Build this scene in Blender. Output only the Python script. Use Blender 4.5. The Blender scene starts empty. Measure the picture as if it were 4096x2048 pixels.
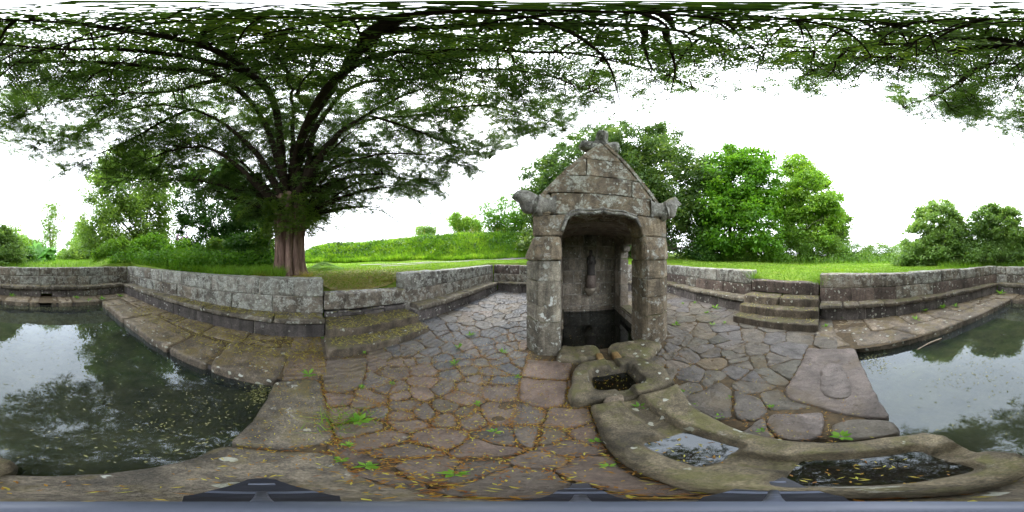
import bpy, bmesh, math, random
import numpy as np
from mathutils import Vector
random.seed(7); RNG=np.random.default_rng(7)
R=math.radians
S=bpy.context.scene
# ------------------------------------------------------------------ camera, sky, sun, exposure
EYE=1.6; YAW=18.5
cd=bpy.data.cameras.new('panorama_camera'); cam=bpy.data.objects.new('panorama_camera',cd); S.collection.objects.link(cam)
cam.location=(0,0,EYE); cam.rotation_euler=(R(90),0,R(YAW))
cd.type='PANO'; cd.clip_start=0.02; cd.clip_end=3000
try: cd.cycles.panorama_type='EQUIRECTANGULAR'
except Exception: pass
try: cd.panorama_type='EQUIRECTANGULAR'
except Exception: pass
S.camera=cam
SUN_EL=52; SUN_AZ=-36.5            # azimuth clockwise from +Y
w=bpy.data.worlds.new('World'); S.world=w; w.use_nodes=True
nt=w.node_tree; nt.nodes.clear()
sky=nt.nodes.new('ShaderNodeTexSky'); sky.sky_type='NISHITA'; sky.sun_disc=False
sky.sun_elevation=R(SUN_EL); sky.sun_rotation=R(SUN_AZ); sky.dust_density=6; sky.air_density=1.2
hs=nt.nodes.new('ShaderNodeHueSaturation'); hs.inputs['Saturation'].default_value=0.12
nt.links.new(sky.outputs[0],hs.inputs['Color'])
nz=nt.nodes.new('ShaderNodeTexNoise'); nz.inputs['Scale'].default_value=2.2; nz.inputs['Detail'].default_value=4
cr=nt.nodes.new('ShaderNodeValToRGB'); cr.color_ramp.elements[0].color=(19.2,20.2,22,1); cr.color_ramp.elements[1].color=(25.2,26.2,28,1)
cr.color_ramp.elements[0].position=.3; cr.color_ramp.elements[1].position=.7
nt.links.new(nz.outputs[0],cr.inputs[0])
mx=nt.nodes.new('ShaderNodeMixRGB'); mx.inputs[0].default_value=0.75
nt.links.new(hs.outputs[0],mx.inputs[1]); nt.links.new(cr.outputs[0],mx.inputs[2])
bg=nt.nodes.new('ShaderNodeBackground'); bg.inputs['Strength'].default_value=0.1
nt.links.new(mx.outputs[0],bg.inputs[0])
wo=nt.nodes.new('ShaderNodeOutputWorld'); nt.links.new(bg.outputs[0],wo.inputs[0])
sd=bpy.data.lights.new('sun','SUN'); sd.energy=1.5; sd.angle=R(22); sd.color=(1,.97,.92)
sun=bpy.data.objects.new('sun',sd); S.collection.objects.link(sun)
az=R(SUN_AZ); el=R(SUN_EL)
sun.rotation_euler=Vector((math.sin(az)*math.cos(el),math.cos(az)*math.cos(el),math.sin(el))).to_track_quat('Z','Y').to_euler()
S.view_settings.view_transform='Standard'; S.view_settings.look='None'; S.view_settings.gamma=1
S.view_settings.exposure=1.6; S.view_settings.use_curve_mapping=False
S.cycles.max_bounces=7; S.cycles.diffuse_bounces=4; S.cycles.glossy_bounces=3; S.cycles.transparent_max_bounces=8; S.cycles.transmission_bounces=3
S.cycles.use_adaptive_sampling=True; S.cycles.caustics_reflective=False; S.cycles.caustics_refractive=False

# ------------------------------------------------------------------ helpers
def dirv(vx,vy):
    """direction for an angle read off a 2576x1288 panorama: azimuth/elevation -> site frame"""
    t=R((vx-1288)/2576*360-YAW); p=R((644-vy)/1288*180)
    return np.array([math.sin(t)*math.cos(p),math.cos(t)*math.cos(p),math.sin(p)])
def at(vx,vy,d):
    """point at HORIZONTAL distance d from the tripod"""
    u=dirv(vx,vy); h=math.hypot(u[0],u[1]); return np.array([0,0,EYE])+u*d/h
def atr(vx,vy,r): return np.array([0,0,EYE])+dirv(vx,vy)*r
def onz(vx,vy,z):
    u=dirv(vx,vy); k=(z-EYE)/u[2]; return np.array([u[0]*k,u[1]*k,z])
_Z={'A':(0,1000),'B':(1024,1000),'C':(2048,1000),'D':(3072,1000),'E':(2048,1400),'F':(3072,1400),'G':(1024,1400)}
def zp(zone,x,y,z=0.0):
    s=1024/2576; px=_Z[zone][0]+x*s; py=_Z[zone][1]+y*s
    return onz(px*2576/4096,py*1288/2048,z)[:2]

_K=np.random.default_rng(3).normal(size=(3,9,3)); _P=np.random.default_rng(4).uniform(0,6.28,size=(3,9))
def noise(p,scale=1.0,octs=3):
    p=np.asarray(p,float).reshape(-1,3)*scale; o=np.zeros(len(p)); a=1.0
    for k in range(octs):
        q=p@_K[k].T*1.6+_P[k]
        o+=a*np.sin(q+1.3*np.sin(q[:,::-1]*.7)).mean(1)*1.9; p=p*2.07+3.1; a*=.5
    return o
def noise3(p,scale=1.0,octs=2):
    p=np.asarray(p,float).reshape(-1,3)
    return np.stack([noise(p+11.3,scale,octs),noise(p-7.7,scale,octs),noise(p+29.1,scale,octs)],1)

def tagit(o,label=None,cat=None,group=None,kind=None):
    if label: o['label']=label
    if cat: o['category']=cat
    if group: o['group']=group
    if kind: o['kind']=kind
    return o
def obj(name,me,mat=None,parent=None,**k):
    o=bpy.data.objects.new(name,me); S.collection.objects.link(o)
    if mat is not None and me is not None and len(me.materials)==0: me.materials.append(mat)
    if parent is not None: o.parent=parent; o.matrix_parent_inverse=parent.matrix_world.inverted() if False else o.matrix_parent_inverse
    return tagit(o,**k)
def thing(name,label,cat,group=None,kind=None):
    return tagit(obj(name,None),label,cat,group,kind)
def mesh_np(name,v,f,smooth=True,tint=None):
    """v Nx3, f list of faces or MxK array"""
    me=bpy.data.meshes.new(name)
    v=np.asarray(v,np.float32)
    if isinstance(f,np.ndarray):
        m,k=f.shape
        me.vertices.add(len(v)); me.vertices.foreach_set('co',v.ravel())
        me.loops.add(m*k); me.loops.foreach_set('vertex_index',f.astype(np.int32).ravel())
        me.polygons.add(m); me.polygons.foreach_set('loop_start',np.arange(0,m*k,k,dtype=np.int32))
        me.polygons.foreach_set('loop_total',np.full(m,k,np.int32))
        me.update(calc_edges=True)
    else:
        me.from_pydata(v.tolist(),[],f); me.update()
    if smooth: me.polygons.foreach_set('use_smooth',np.ones(len(me.polygons),bool))
    if tint is not None:
        a=me.attributes.new('tint','FLOAT','FACE'); a.data.foreach_set('value',np.asarray(tint,np.float32))
    return me

# --- rounded stone made from a plan polygon (star-shaped), top rough
def poly_area(p): x=p[:,0];y=p[:,1]; return .5*np.sum(x*np.roll(y,-1)-y*np.roll(x,-1))
def resample(p,step):
    out=[]
    for i in range(len(p)):
        a=p[i];b=p[(i+1)%len(p)]; n=max(1,int(round(np.linalg.norm(b-a)/step)))
        for k in range(n): out.append(a+(b-a)*k/n)
    return np.array(out)
def slab_mesh(name,poly,z0,z1,bev=.02,step=.06,edge=.008,rough=.006,tilt=(0,0),seed=0,round_corners=1):
    p=np.array(poly,float)
    if poly_area(p)<0: p=p[::-1]
    p=resample(p,step)
    for _ in range(round_corners): p=.25*np.roll(p,1,0)+.5*p+.25*np.roll(p,-1,0)
    c=p.mean(0); n=len(p)
    d=np.roll(p,-1,0)-np.roll(p,1,0); nn=np.stack([d[:,1],-d[:,0]],1); nn/=np.linalg.norm(nn,axis=1)[:,None]+1e-9
    q3=np.c_[p,np.full(n,seed*1.7)]
    p=p+nn*(noise(q3,9,2)*edge)[:,None]
    rad=np.linalg.norm(p-c,axis=1); rmin=max(rad.min(),.03)
    b=min(bev,rmin*.35)
    def ins(k): # inset towards centre by distance k
        return c+(p-c)*np.maximum(0.05,(1-k/np.maximum(rad,1e-3)))[:,None]
    rings=[(p,z0),(p,z1-b),(ins(b*.3),z1-b*.3),(ins(b),z1)]
    for f in (.35,.65): rings.append((c+(ins(b)-c)*(1-f),z1))
    V=[];
    for k,(q,z) in enumerate(rings):
        a=np.c_[q,np.full(n,z)]
        a[:,2]+= (tilt[0]*(q[:,0]-c[0])+tilt[1]*(q[:,1]-c[1])) if k>0 else 0
        if k>=3: a[:,2]+=rough*noise(np.c_[q,np.full(n,seed*3.1)],6,3)
        elif k==2: a[:,2]+=rough*.6*noise(np.c_[q,np.full(n,seed*3.1)],6,3)
        V.append(a)
    V=np.concatenate(V); cz=z1+rough*float(noise([[c[0],c[1],seed*3.1]],6,3)[0])
    V=np.vstack([V,[c[0],c[1],cz]])
    F=[]
    for r in range(len(rings)-1):
        for i in range(n):
            j=(i+1)%n; F.append((r*n+i,r*n+j,(r+1)*n+j,(r+1)*n+i))
    L=(len(rings)-1)*n
    for i in range(n): F.append((L+i,L+(i+1)%n,len(V)-1))
    return mesh_np(name,V,F)

# --- rounded rough box in an arbitrary frame (origin, 3 axis vectors giving the full size)
def block_mesh(name,o,ax,ay,az,r=.02,cell=.11,rough=.006,seed=0.0,bow=0.0):
    o=np.array(o,float); A=[np.array(a,float) for a in (ax,ay,az)]
    L=[np.linalg.norm(a) for a in A]; U=[a/l for a,l in zip(A,L)]
    r=min(r,min(L)*.3); N=[max(2,min(14,int(l/cell)+2)) for l in L]
    co=[np.concatenate([[0,r*.35],np.linspace(r,l-r,max(2,n)),[l-r*.35,l]]) for l,n in zip(L,N)]
    idx={};V=[];F=[]
    M=[len(c) for c in co]
    def vid(i,j,k):
        t=(i,j,k)
        if t not in idx: idx[t]=len(V); V.append((co[0][i],co[1][j],co[2][k]))
        return idx[t]
    for a in range(3):
        b,c=(a+1)%3,(a+2)%3
        for side in (0,M[a]-1):
            for i in range(M[b]-1):
                for j in range(M[c]-1):
                    q=[]
                    for di,dj in ((0,0),(1,0),(1,1),(0,1)):
                        t=[0,0,0]; t[a]=side; t[b]=i+di; t[c]=j+dj; q.append(vid(*t))
                    F.append(tuple(q if side else q[::-1]))
    V=np.array(V); lo=np.full(3,r); hi=np.array(L)-r
    core=np.clip(V,lo,hi); d=V-core; n=np.linalg.norm(d,axis=1)
    m=n>1e-9; V[m]=core[m]+d[m]/n[m][:,None]*r
    W=o+V@np.array(U)
    W+=noise3(W+seed*5.3,4.5,3)*rough+noise3(W+seed*2.1,1.4,1)*rough*.8
    return mesh_np(name,W,F)

# --- extruded polygon with bevelled, broken edges.  plane: 'xz' (extrude y), 'xy' (extrude z), 'yz' (extrude x)
def prism_mesh(name,poly,lo,hi,plane='xz',bev=.015,cell=.14,rough=.006,seed=0.0):
    bm=bmesh.new()
    def P(a,b,c):
        return {'xz':(a,c,b),'xy':(a,b,c),'yz':(c,a,b)}[plane]
    v0=[bm.verts.new(P(a,b,lo)) for a,b in poly]; v1=[bm.verts.new(P(a,b,hi)) for a,b in poly]
    n=len(poly)
    f0=bm.faces.new(v0); f1=bm.faces.new(v1[::-1])
    for i in range(n): bm.faces.new((v0[(i+1)%n],v0[i],v1[i],v1[(i+1)%n]))
    bmesh.ops.recalc_face_normals(bm,faces=bm.faces)
    bmesh.ops.bevel(bm,geom=[e for e in bm.edges if len(e.link_faces)==2 and e.calc_face_angle(0)>.35],offset=bev,segments=2,affect='EDGES',clamp_overlap=True)
    bmesh.ops.triangulate(bm,faces=[f for f in bm.faces if len(f.verts)>4])
    for _ in range(4):
        E=[e for e in bm.edges if e.calc_length()>cell*1.6]
        if not E: break
        bmesh.ops.subdivide_edges(bm,edges=E,cuts=1,use_grid_fill=True)
        bmesh.ops.triangulate(bm,faces=[f for f in bm.faces if len(f.verts)>4])
    me=bpy.data.meshes.new(name); bm.to_mesh(me); bm.free()
    V=np.zeros(len(me.vertices)*3,np.float32); me.vertices.foreach_get('co',V); V=V.reshape(-1,3)
    V=V+noise3(V+seed*4.1,4.5,3)*rough
    me.vertices.foreach_set('co',V.astype(np.float32).ravel()); me.update()
    return me

def tube(path,rad,sides=8,V=None,F=None,flute=0.0,nf=7,cap=True):
    """append a tube along path; returns lists"""
    V=[] if V is None else V; F=[] if F is None else F
    path=np.asarray(path,float); n=len(path); rad=np.broadcast_to(np.asarray(rad,float),(n,))
    t=np.gradient(path,axis=0); t/=np.linalg.norm(t,axis=1)[:,None]+1e-9
    ref=np.array([.31,.2,.93]) if abs(t[0][2])<.9 else np.array([1.0,.1,0])
    u=np.cross(t,ref); u/=np.linalg.norm(u,axis=1)[:,None]+1e-9
    b=np.cross(t,u); base=len(V)
    a=np.arange(sides)/sides*2*math.pi
    for i in range(n):
        rr=rad[i]*(1+flute*np.sin(a*nf+i*.13)*.6+flute*np.sin(a*(nf*2+1)+i*.07+1)*.4) if flute else rad[i]
        P=path[i]+(np.cos(a)*rr)[:,None]*u[i]+(np.sin(a)*rr)[:,None]*b[i]
        V.extend(P.tolist())
    for i in range(n-1):
        for k in range(sides):
            k2=(k+1)%sides; F.append((base+i*sides+k,base+i*sides+k2,base+(i+1)*sides+k2,base+(i+1)*sides+k))
    if cap:
        F.append(tuple(base+k for k in range(sides))[::-1]); F.append(tuple(base+(n-1)*sides+k for k in range(sides)))
    return V,F
def spline(pts,n):
    """Catmull-Rom through pts"""
    p=np.asarray(pts,float); 
    if len(p)<3: 
        s=np.linspace(0,1,n)[:,None]; return p[0]*(1-s)+p[-1]*s
    q=np.vstack([2*p[0]-p[1],p,2*p[-1]-p[-2]]); out=[]
    T=np.linspace(0,len(p)-1-1e-6,n)
    for t in T:
        i=int(t); u=t-i; a,b,c,d=q[i],q[i+1],q[i+2],q[i+3]
        out.append(.5*((2*b)+(-a+c)*u+(2*a-5*b+4*c-d)*u*u+(-a+3*b-3*c+d)*u**3))
    return np.array(out)
def leaves(name,C,axis,nor,L,W,tint,mat,parent=None,**k):
    """one diamond-shaped leaf face per row"""
    C=np.asarray(C); n=len(C)
    ax=axis/(np.linalg.norm(axis,axis=1)[:,None]+1e-9)
    sd=np.cross(ax,nor); sd/=np.linalg.norm(sd,axis=1)[:,None]+1e-9
    L=np.broadcast_to(L,(n,))[:,None]; W=np.broadcast_to(W,(n,))[:,None]
    nr=np.cross(sd,ax)
    V=np.empty((n,4,3)); V[:,0]=C-ax*L*.5; V[:,1]=C+sd*W*.5+nr*W*.12; V[:,2]=C+ax*L*.5; V[:,3]=C-sd*W*.5+nr*W*.12
    F=np.arange(n*4).reshape(n,4)
    me=mesh_np(name,V.reshape(-1,3),F,smooth=False,tint=tint)
    return obj(name,me,mat,parent,**k)
def rdir(n): 
    v=RNG.normal(size=(n,3)); return v/np.linalg.norm(v,axis=1)[:,None]

# ------------------------------------------------------------------ materials
class NT:
    def __init__(s,name):
        s.m=bpy.data.materials.new(name); s.m.use_nodes=True; s.t=s.m.node_tree; s.t.nodes.clear()
        s.out=s.t.nodes.new('ShaderNodeOutputMaterial'); s.b=s.t.nodes.new('ShaderNodeBsdfPrincipled'); s.l(s.b.outputs[0],s.out.inputs[0])
    def n(s,t,**k):
        x=s.t.nodes.new(t)
        for a,b in k.items():
            if hasattr(x,a): setattr(x,a,b)
            else: x.inputs[a.replace('_',' ')].default_value=b
        return x
    def l(s,a,b): s.t.links.new(a,b)
    def pos(s,rand=60.0):
        g=s.n('ShaderNodeNewGeometry'); oi=s.n('ShaderNodeObjectInfo')
        m=s.n('ShaderNodeMath',operation='MULTIPLY'); s.l(oi.outputs['Random'],m.inputs[0]); m.inputs[1].default_value=rand
        a=s.n('ShaderNodeVectorMath',operation='ADD'); s.l(g.outputs['Position'],a.inputs[0]); s.l(m.outputs[0],a.inputs[1])
        s.g=g; s.oi=oi; return a.outputs[0]
    def noise(s,vec,scale,detail=4,rough=.55,dist=0):
        x=s.n('ShaderNodeTexNoise'); x.inputs['Scale'].default_value=scale; x.inputs['Detail'].default_value=detail
        x.inputs['Roughness'].default_value=rough; x.inputs['Distortion'].default_value=dist
        if vec is not None: s.l(vec,x.inputs['Vector'])
        return x.outputs[0]
    def ramp(s,fac,stops,interp='LINEAR'):
        x=s.n('ShaderNodeValToRGB'); x.color_ramp.interpolation=interp; e=x.color_ramp.elements
        while len(e)<len(stops): e.new(.5)
        for i,(p,c) in enumerate(stops):
            e[i].position=p; e[i].color=(c,c,c,1) if isinstance(c,(int,float)) else (*c,1)
        s.l(fac,x.inputs[0]); return x.outputs[0]
    def mix(s,fac,a,b,mode='MIX'):
        x=s.n('ShaderNodeMixRGB',blend_type=mode)
        for v,i in ((fac,0),(a,1),(b,2)):
            if isinstance(v,(int,float)): x.inputs[i].default_value=v if i==0 else (v,v,v,1)
            elif isinstance(v,tuple): x.inputs[i].default_value=(*v,1)
            else: s.l(v,x.inputs[i])
        return x.outputs[0]
    def math(s,op,a,b=0.0,c=None):
        x=s.n('ShaderNodeMath',operation=op)
        for v,i in ((a,0),(b,1),(c,2)):
            if v is None: continue
            if isinstance(v,(int,float)): x.inputs[i].default_value=v
            else: s.l(v,x.inputs[i])
        return x.outputs[0]
    def bump(s,h,strength=.5,dist=.02):
        x=s.n('ShaderNodeBump'); x.inputs['Strength'].default_value=strength; x.inputs['Distance'].default_value=dist
        s.l(h,x.inputs['Height']); s.l(x.outputs[0],s.b.inputs['Normal'])
    def col(s,c): s.l(c,s.b.inputs['Base Color']) if not isinstance(c,tuple) else setattr(s.b.inputs['Base Color'],'default_value',(*c,1))
    def rough(s,r): s.l(r,s.b.inputs['Roughness']) if not isinstance(r,(int,float)) else setattr(s.b.inputs['Roughness'],'default_value',r)

def granite(name,dark,light,lichen=.5,lcol=(.46,.47,.43),moss=.4,mosscol=(.10,.10,.025),warm=None,rough=.85,spots=.5,white=0.0):
    n=NT(name); p=n.pos()
    big=n.noise(p,1.7,5,.6,.6); med=n.noise(p,7,6,.65,.4); fine=n.noise(p,95,3,.6)
    base=n.mix(n.ramp(n.math('ADD',n.math('MULTIPLY',big,.55),n.math('MULTIPLY',med,.45)),[(.38,0.0),(.62,1.0)]),dark,light)
    if warm: base=n.mix(n.ramp(n.noise(p,2.6,4,.6,1.0),[(.48,0.0),(.66,.8)]),base,warm)
    base=n.mix(.75,base,n.ramp(fine,[(.3,.30),(.5,1.0),(.7,1.6)]),'MULTIPLY'); base=n.mix(.5,base,n.ramp(n.noise(p,28,6,.7),[(.32,.4),(.5,1.0),(.68,1.5)]),'MULTIPLY')
    # per-stone brightness
    rnd=n.ramp(n.oi.outputs['Random'],[(0,.72),(1,1.22)]); base=n.mix(1.0,base,rnd,'MULTIPLY')
    mp=n.n('ShaderNodeMapping'); mp.inputs['Scale'].default_value=(5.5,5.5,1.1); n.l(p,mp.inputs[0])
    base=n.mix(.85,base,n.ramp(n.noise(mp.outputs[0],1.0,6,.7,.5),[(.36,.34),(.50,.85),(.62,1.12)]),'MULTIPLY')
    # lichen crust
    lp=n.noise(p,5.2,9,.72,.3); lm=n.ramp(lp,[(.64-.16*lichen,0.0),(.69-.16*lichen,1.0)])
    br=n.ramp(n.noise(p,34,4,.7),[(.40,.15),(.56,1.0)]); lm=n.mix(1.0,lm,br,'MULTIPLY')
    base=n.mix(n.math('MULTIPLY',lm,.85),base,n.mix(n.ramp(n.noise(p,13,3),[(.4,0.0),(.6,1.0)]),lcol,tuple(c*.7 for c in lcol)))
    if spots>0:
        vo=n.n('ShaderNodeTexVoronoi'); vo.inputs['Scale'].default_value=9.0; vo.inputs['Randomness'].default_value=1.0
        dv=n.n('ShaderNodeVectorMath',operation='ADD'); n.l(p,dv.inputs[0])
        nn=n.n('ShaderNodeTexNoise'); nn.inputs['Scale'].default_value=16; n.l(p,nn.inputs['Vector'])
        sc=n.n('ShaderNodeVectorMath',operation='SCALE'); sc.inputs['Scale'].default_value=.09; n.l(nn.outputs[1],sc.inputs[0]); n.l(sc.outputs[0],dv.inputs[1])
        n.l(dv.outputs[0],vo.inputs['Vector'])
        sm=n.ramp(vo.outputs['Distance'],[(.17+.10*spots,1.0),(.21+.10*spots,0.0)])
        sepc=n.n('ShaderNodeSeparateColor'); n.l(vo.outputs['Color'],sepc.inputs[0])
        gate=n.ramp(sepc.outputs[0],[(.80-.45*spots,0.0),(.83-.45*spots,1.0)])
        base=n.mix(n.math('MULTIPLY',n.math('MULTIPLY',sm,gate),.8),base,n.mix(sepc.outputs[1],(.55,.57,.53),(.36,.37,.30)))
    if white>0:
        wm=n.ramp(n.noise(p,3.1,7,.62,.2),[(.60,0.0),(.625,1.0)]); base=n.mix(n.math('MULTIPLY',wm,white),base,(.66,.69,.66))
    if moss>0:
        sp=n.n('ShaderNodeSeparateXYZ'); n.l(n.g.outputs['Normal'],sp.inputs[0])
        up=n.ramp(sp.outputs[2],[(.45,0.0),(.9,1.0)])
        mm=n.ramp(n.noise(p,4.2,6,.68),[(.60-.25*moss,0.0),(.72-.25*moss,1.0)])
        base=n.mix(n.math('MULTIPLY',n.math('MULTIPLY',up,mm),.75),base,n.mix(n.noise(p,22,3),mosscol,tuple(c*2.3 for c in mosscol)))
        # thin green film on vertical faces
        gm=n.ramp(n.noise(p,2.1,5,.7),[(.56,0.0),(.75,.28*moss)]); base=n.mix(gm,base,(.085,.095,.035))
    n.col(base); n.rough(n.ramp(med,[(.3,rough-.12),(.7,rough+.08)]))
    h=n.math('ADD',n.math('MULTIPLY',n.noise(p,20,8,.72),1.0),n.math('MULTIPLY',n.math('ADD',med,n.math('MULTIPLY',fine,.25)),.8))
    n.bump(h,.75,.03); return n.m

M={}
M['wall']=granite('wall_granite',(.07,.056,.044),(.26,.225,.18),lichen=.85,moss=.3,spots=.5)
M['wall_cool']=granite('lichened_granite',(.085,.076,.064),(.30,.285,.25),lichen=1.05,lcol=(.46,.48,.44),moss=.3,spots=.5)
M['wall_brown']=granite('brown_granite',(.055,.040,.034),(.17,.13,.11),lichen=.35,moss=.25,spots=.6)
M['bench']=granite('bench_granite',(.07,.058,.046),(.24,.21,.165),lichen=.4,moss=.55,mosscol=(.065,.055,.018),spots=.35)
M['base']=granite('bench_base_stone',(.055,.048,.045),(.16,.14,.135),lichen=.2,moss=.3,spots=.45)
M['step']=granite('step_granite',(.055,.042,.030),(.185,.15,.11),lichen=.1,moss=.7,mosscol=(.045,.042,.014),spots=.2)
M['chapel']=granite('weathered_granite',(.095,.072,.048),(.35,.285,.20),lichen=.55,moss=.55,mosscol=(.09,.095,.03),warm=(.21,.16,.10),spots=.35)
M['chapel_white']=granite('white_crusted_granite',(.11,.094,.072),(.345,.31,.245),lichen=.6,moss=.5,spots=.3,white=.9)
M['gable']=granite('gable_granite',(.09,.067,.045),(.325,.26,.18),lichen=.85,lcol=(.50,.52,.46),moss=.5,mosscol=(.10,.11,.035),warm=(.195,.155,.095),spots=.35)
M['carved']=granite('carved_granite',(.10,.095,.085),(.30,.285,.25),lichen=.7,moss=.5,spots=.4)
M['inner']=granite('interior_granite',(.14,.12,.095),(.38,.33,.265),lichen=.2,moss=.35,warm=(.17,.13,.09),spots=.35,rough=.6)
M['kerb']=granite('kerb_granite',(.075,.058,.040),(.25,.20,.145),lichen=.15,moss=.45,mosscol=(.075,.055,.018),spots=.4,rough=.55)
M['slab']=granite('near_slab_granite',(.062,.052,.038),(.215,.182,.135),lichen=.2,moss=.35,mosscol=(.075,.06,.02),spots=.15,rough=.55)
M['trough']=granite('trough_granite',(.058,.047,.029),(.215,.178,.115),lichen=.2,moss=.5,mosscol=(.06,.058,.016),spots=.35,rough=.7)
M['mortar']=granite('lime_mortar',(.22,.20,.17),(.40,.37,.33),lichen=.1,moss=.3,spots=0)

def paving(name,stops,rl=.24,rh=.55):
    n=NT(name); p=n.pos(); r=n.oi.outputs['Random']
    hue=n.ramp(r,stops)
    big=n.noise(p,3.2,6,.65,.8); fine=n.noise(p,60,4,.6)
    c=n.mix(1.0,hue,n.ramp(big,[(.3,.50),(.7,1.45)]),'MULTIPLY'); c=n.mix(.6,c,n.ramp(fine,[(.3,.5),(.7,1.4)]),'MULTIPLY')
    c=n.mix(n.ramp(n.noise(p,1.4,5,.65),[(.50,0.0),(.66,.6)]),c,(.115,.085,.042))
    lm=n.ramp(n.noise(p,8,7,.7),[(.66,0.0),(.70,1.0)]); c=n.mix(n.math('MULTIPLY',lm,.5),c,(.34,.34,.29))
    n.col(c); n.rough(n.ramp(n.noise(p,6,5,.6),[(.3,rl),(.7,rh)]))
    w_=n.n('ShaderNodeTexWave'); w_.inputs['Scale'].default_value=3; w_.inputs['Distortion'].default_value=9; w_.inputs['Detail'].default_value=5; n.l(p,w_.inputs['Vector'])
    h=n.math('ADD',n.noise(p,13,9,.74),n.math('MULTIPLY',w_.outputs[1],.25)); n.bump(h,.9,.04); return n.m
M['paving']=paving('brown_wet_paving',[(0,(.105,.088,.072)),(.35,(.13,.098,.078)),(.7,(.155,.108,.085)),(1,(.115,.10,.09))])
M['slate']=paving('dark_slate_cobble',[(0,(.072,.076,.086)),(.6,(.095,.096,.102)),(.85,(.12,.11,.10)),(1,(.15,.115,.098))],.2,.45)
M['greypave']=paving('olive_grey_paving',[(0,(.105,.098,.08)),(.5,(.125,.108,.088)),(.8,(.12,.112,.11)),(1,(.155,.12,.08))])
M['wash']=paving('purple_grey_flag',[(0,(.15,.128,.118)),(1,(.165,.135,.12))])
def simple(name,c1,c2,scale=6,rough=.8,bump=.3,detail=5,dist=.02,spec=None):
    n=NT(name); p=n.pos(20); f=n.noise(p,scale,detail,.62,.3)
    n.col(n.mix(n.ramp(f,[(.33,0.0),(.67,1.0)]),c1,c2)); n.rough(rough)
    if bump: n.bump(n.noise(p,scale*4,5,.65),bump,dist)
    return n.m
M['soil']=simple('damp_joint_soil',(.035,.026,.016),(.10,.07,.035),14,.9,.6)
M['poolbed']=simple('silted_pool_bed',(.08,.078,.028),(.22,.19,.082),3.2,.9,.5)
M['dark']=simple('culvert_shade_dark',(.01,.009,.008),(.03,.026,.02),6,.9,.2)  # near-black colour that holds the shade inside the drain hole
M['statue']=simple('dark_oak',(.018,.015,.014),(.06,.05,.046),9,.55,.5)
M['pink']=simple('rose_granite',(.13,.10,.088),(.24,.19,.165),18,.7,.4)
M['stick']=simple('bleached_wood',(.22,.17,.12),(.42,.35,.26),14,.7,.4)
M['gravel']=simple('gravel_track',(.13,.12,.11),(.27,.25,.23),30,.9,.5)
def bark(name,c1,c2,zs=.25):
    n=NT(name); g=n.n('ShaderNodeNewGeometry'); mp=n.n('ShaderNodeMapping'); mp.inputs['Scale'].default_value=(1,1,zs); n.l(g.outputs['Position'],mp.inputs[0])
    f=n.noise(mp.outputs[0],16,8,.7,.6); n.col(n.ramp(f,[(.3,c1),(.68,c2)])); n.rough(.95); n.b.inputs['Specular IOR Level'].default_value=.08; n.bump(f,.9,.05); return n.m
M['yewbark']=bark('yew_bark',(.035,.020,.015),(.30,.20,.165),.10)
M['limb']=bark('shade_dark_limb_bark',(.010,.007,.005),(.036,.027,.019),.5)  # dark wet bark, with the canopy's shade also put into its colour
M['bark']=bark('grey_bark',(.04,.034,.026),(.14,.12,.09),.3)
def leafmat(name,c0,c1,c2,trans=.35,rough=.5,spec=.35):
    n=NT(name); a=n.n('ShaderNodeAttribute'); a.attribute_name='tint'
    c=n.ramp(a.outputs['Fac'],[(0,c0),(.55,c1),(1,c2)]); n.col(c); n.rough(rough); n.b.inputs['Specular IOR Level'].default_value=spec
    t=n.n('ShaderNodeBsdfTranslucent'); tc=n.mix(1.0,c,(1.25,1.25,.55),'MULTIPLY'); n.l(tc,t.inputs[0])
    mxs=n.n('ShaderNodeMixShader'); mxs.inputs[0].default_value=trans; n.l(n.b.outputs[0],mxs.inputs[1]); n.l(t.outputs[0],mxs.inputs[2]); n.l(mxs.outputs[0],n.out.inputs[0]); return n.m
M['yew']=leafmat('yew_needles',(.030,.060,.020),(.068,.130,.030),(.19,.28,.04),.40)
M['darkyew']=leafmat('dark_conifer_needles',(.032,.068,.022),(.075,.14,.036),(.16,.22,.05),.42)
M['maple']=leafmat('bright_maple_leaves',(.045,.125,.014),(.11,.26,.022),(.22,.38,.04),.45)
M['lime']=leafmat('pale_lime_leaves',(.07,.16,.022),(.15,.29,.035),(.27,.41,.06),.48)
M['willow']=leafmat('pale_willow_leaves',(.075,.145,.035),(.155,.26,.055),(.25,.36,.09),.48)
M['ivy']=leafmat('dark_ivy_leaves',(.02,.062,.011),(.05,.135,.018),(.11,.21,.03),.35)
M['hedge']=leafmat('hedge_leaves',(.05,.115,.02),(.115,.23,.032),(.21,.27,.055),.45)
M['sallow']=leafmat('sallow_leaves',(.10,.185,.06),(.20,.33,.10),(.32,.42,.17),.5)
M['weed']=leafmat('fresh_weed_leaves',(.05,.15,.015),(.11,.27,.02),(.20,.38,.04),.4)
M['grassblade']=leafmat('grass_blades',(.10,.20,.012),(.17,.31,.016),(.27,.38,.035),.45)
M['longgrass']=leafmat('long_grass_blades',(.09,.20,.018),(.17,.33,.026),(.29,.42,.06),.5)
M['hay']=leafmat('cut_grass',(.20,.155,.035),(.34,.29,.06),(.46,.43,.12),.4)
M['litter']=leafmat('fallen_needles',(.15,.045,.012),(.30,.16,.02),(.42,.42,.06),.2)
M['scum']=leafmat('floating_weed',(.06,.08,.02),(.17,.17,.05),(.34,.33,.16),.2)
M['gunnera']=leafmat('gunnera_leaf',(.04,.14,.015),(.07,.22,.02),(.11,.28,.03),.35)
M['bloom']=simple('foxglove_bloom',(.25,.06,.22),(.40,.12,.36),20,.6,0)
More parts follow.
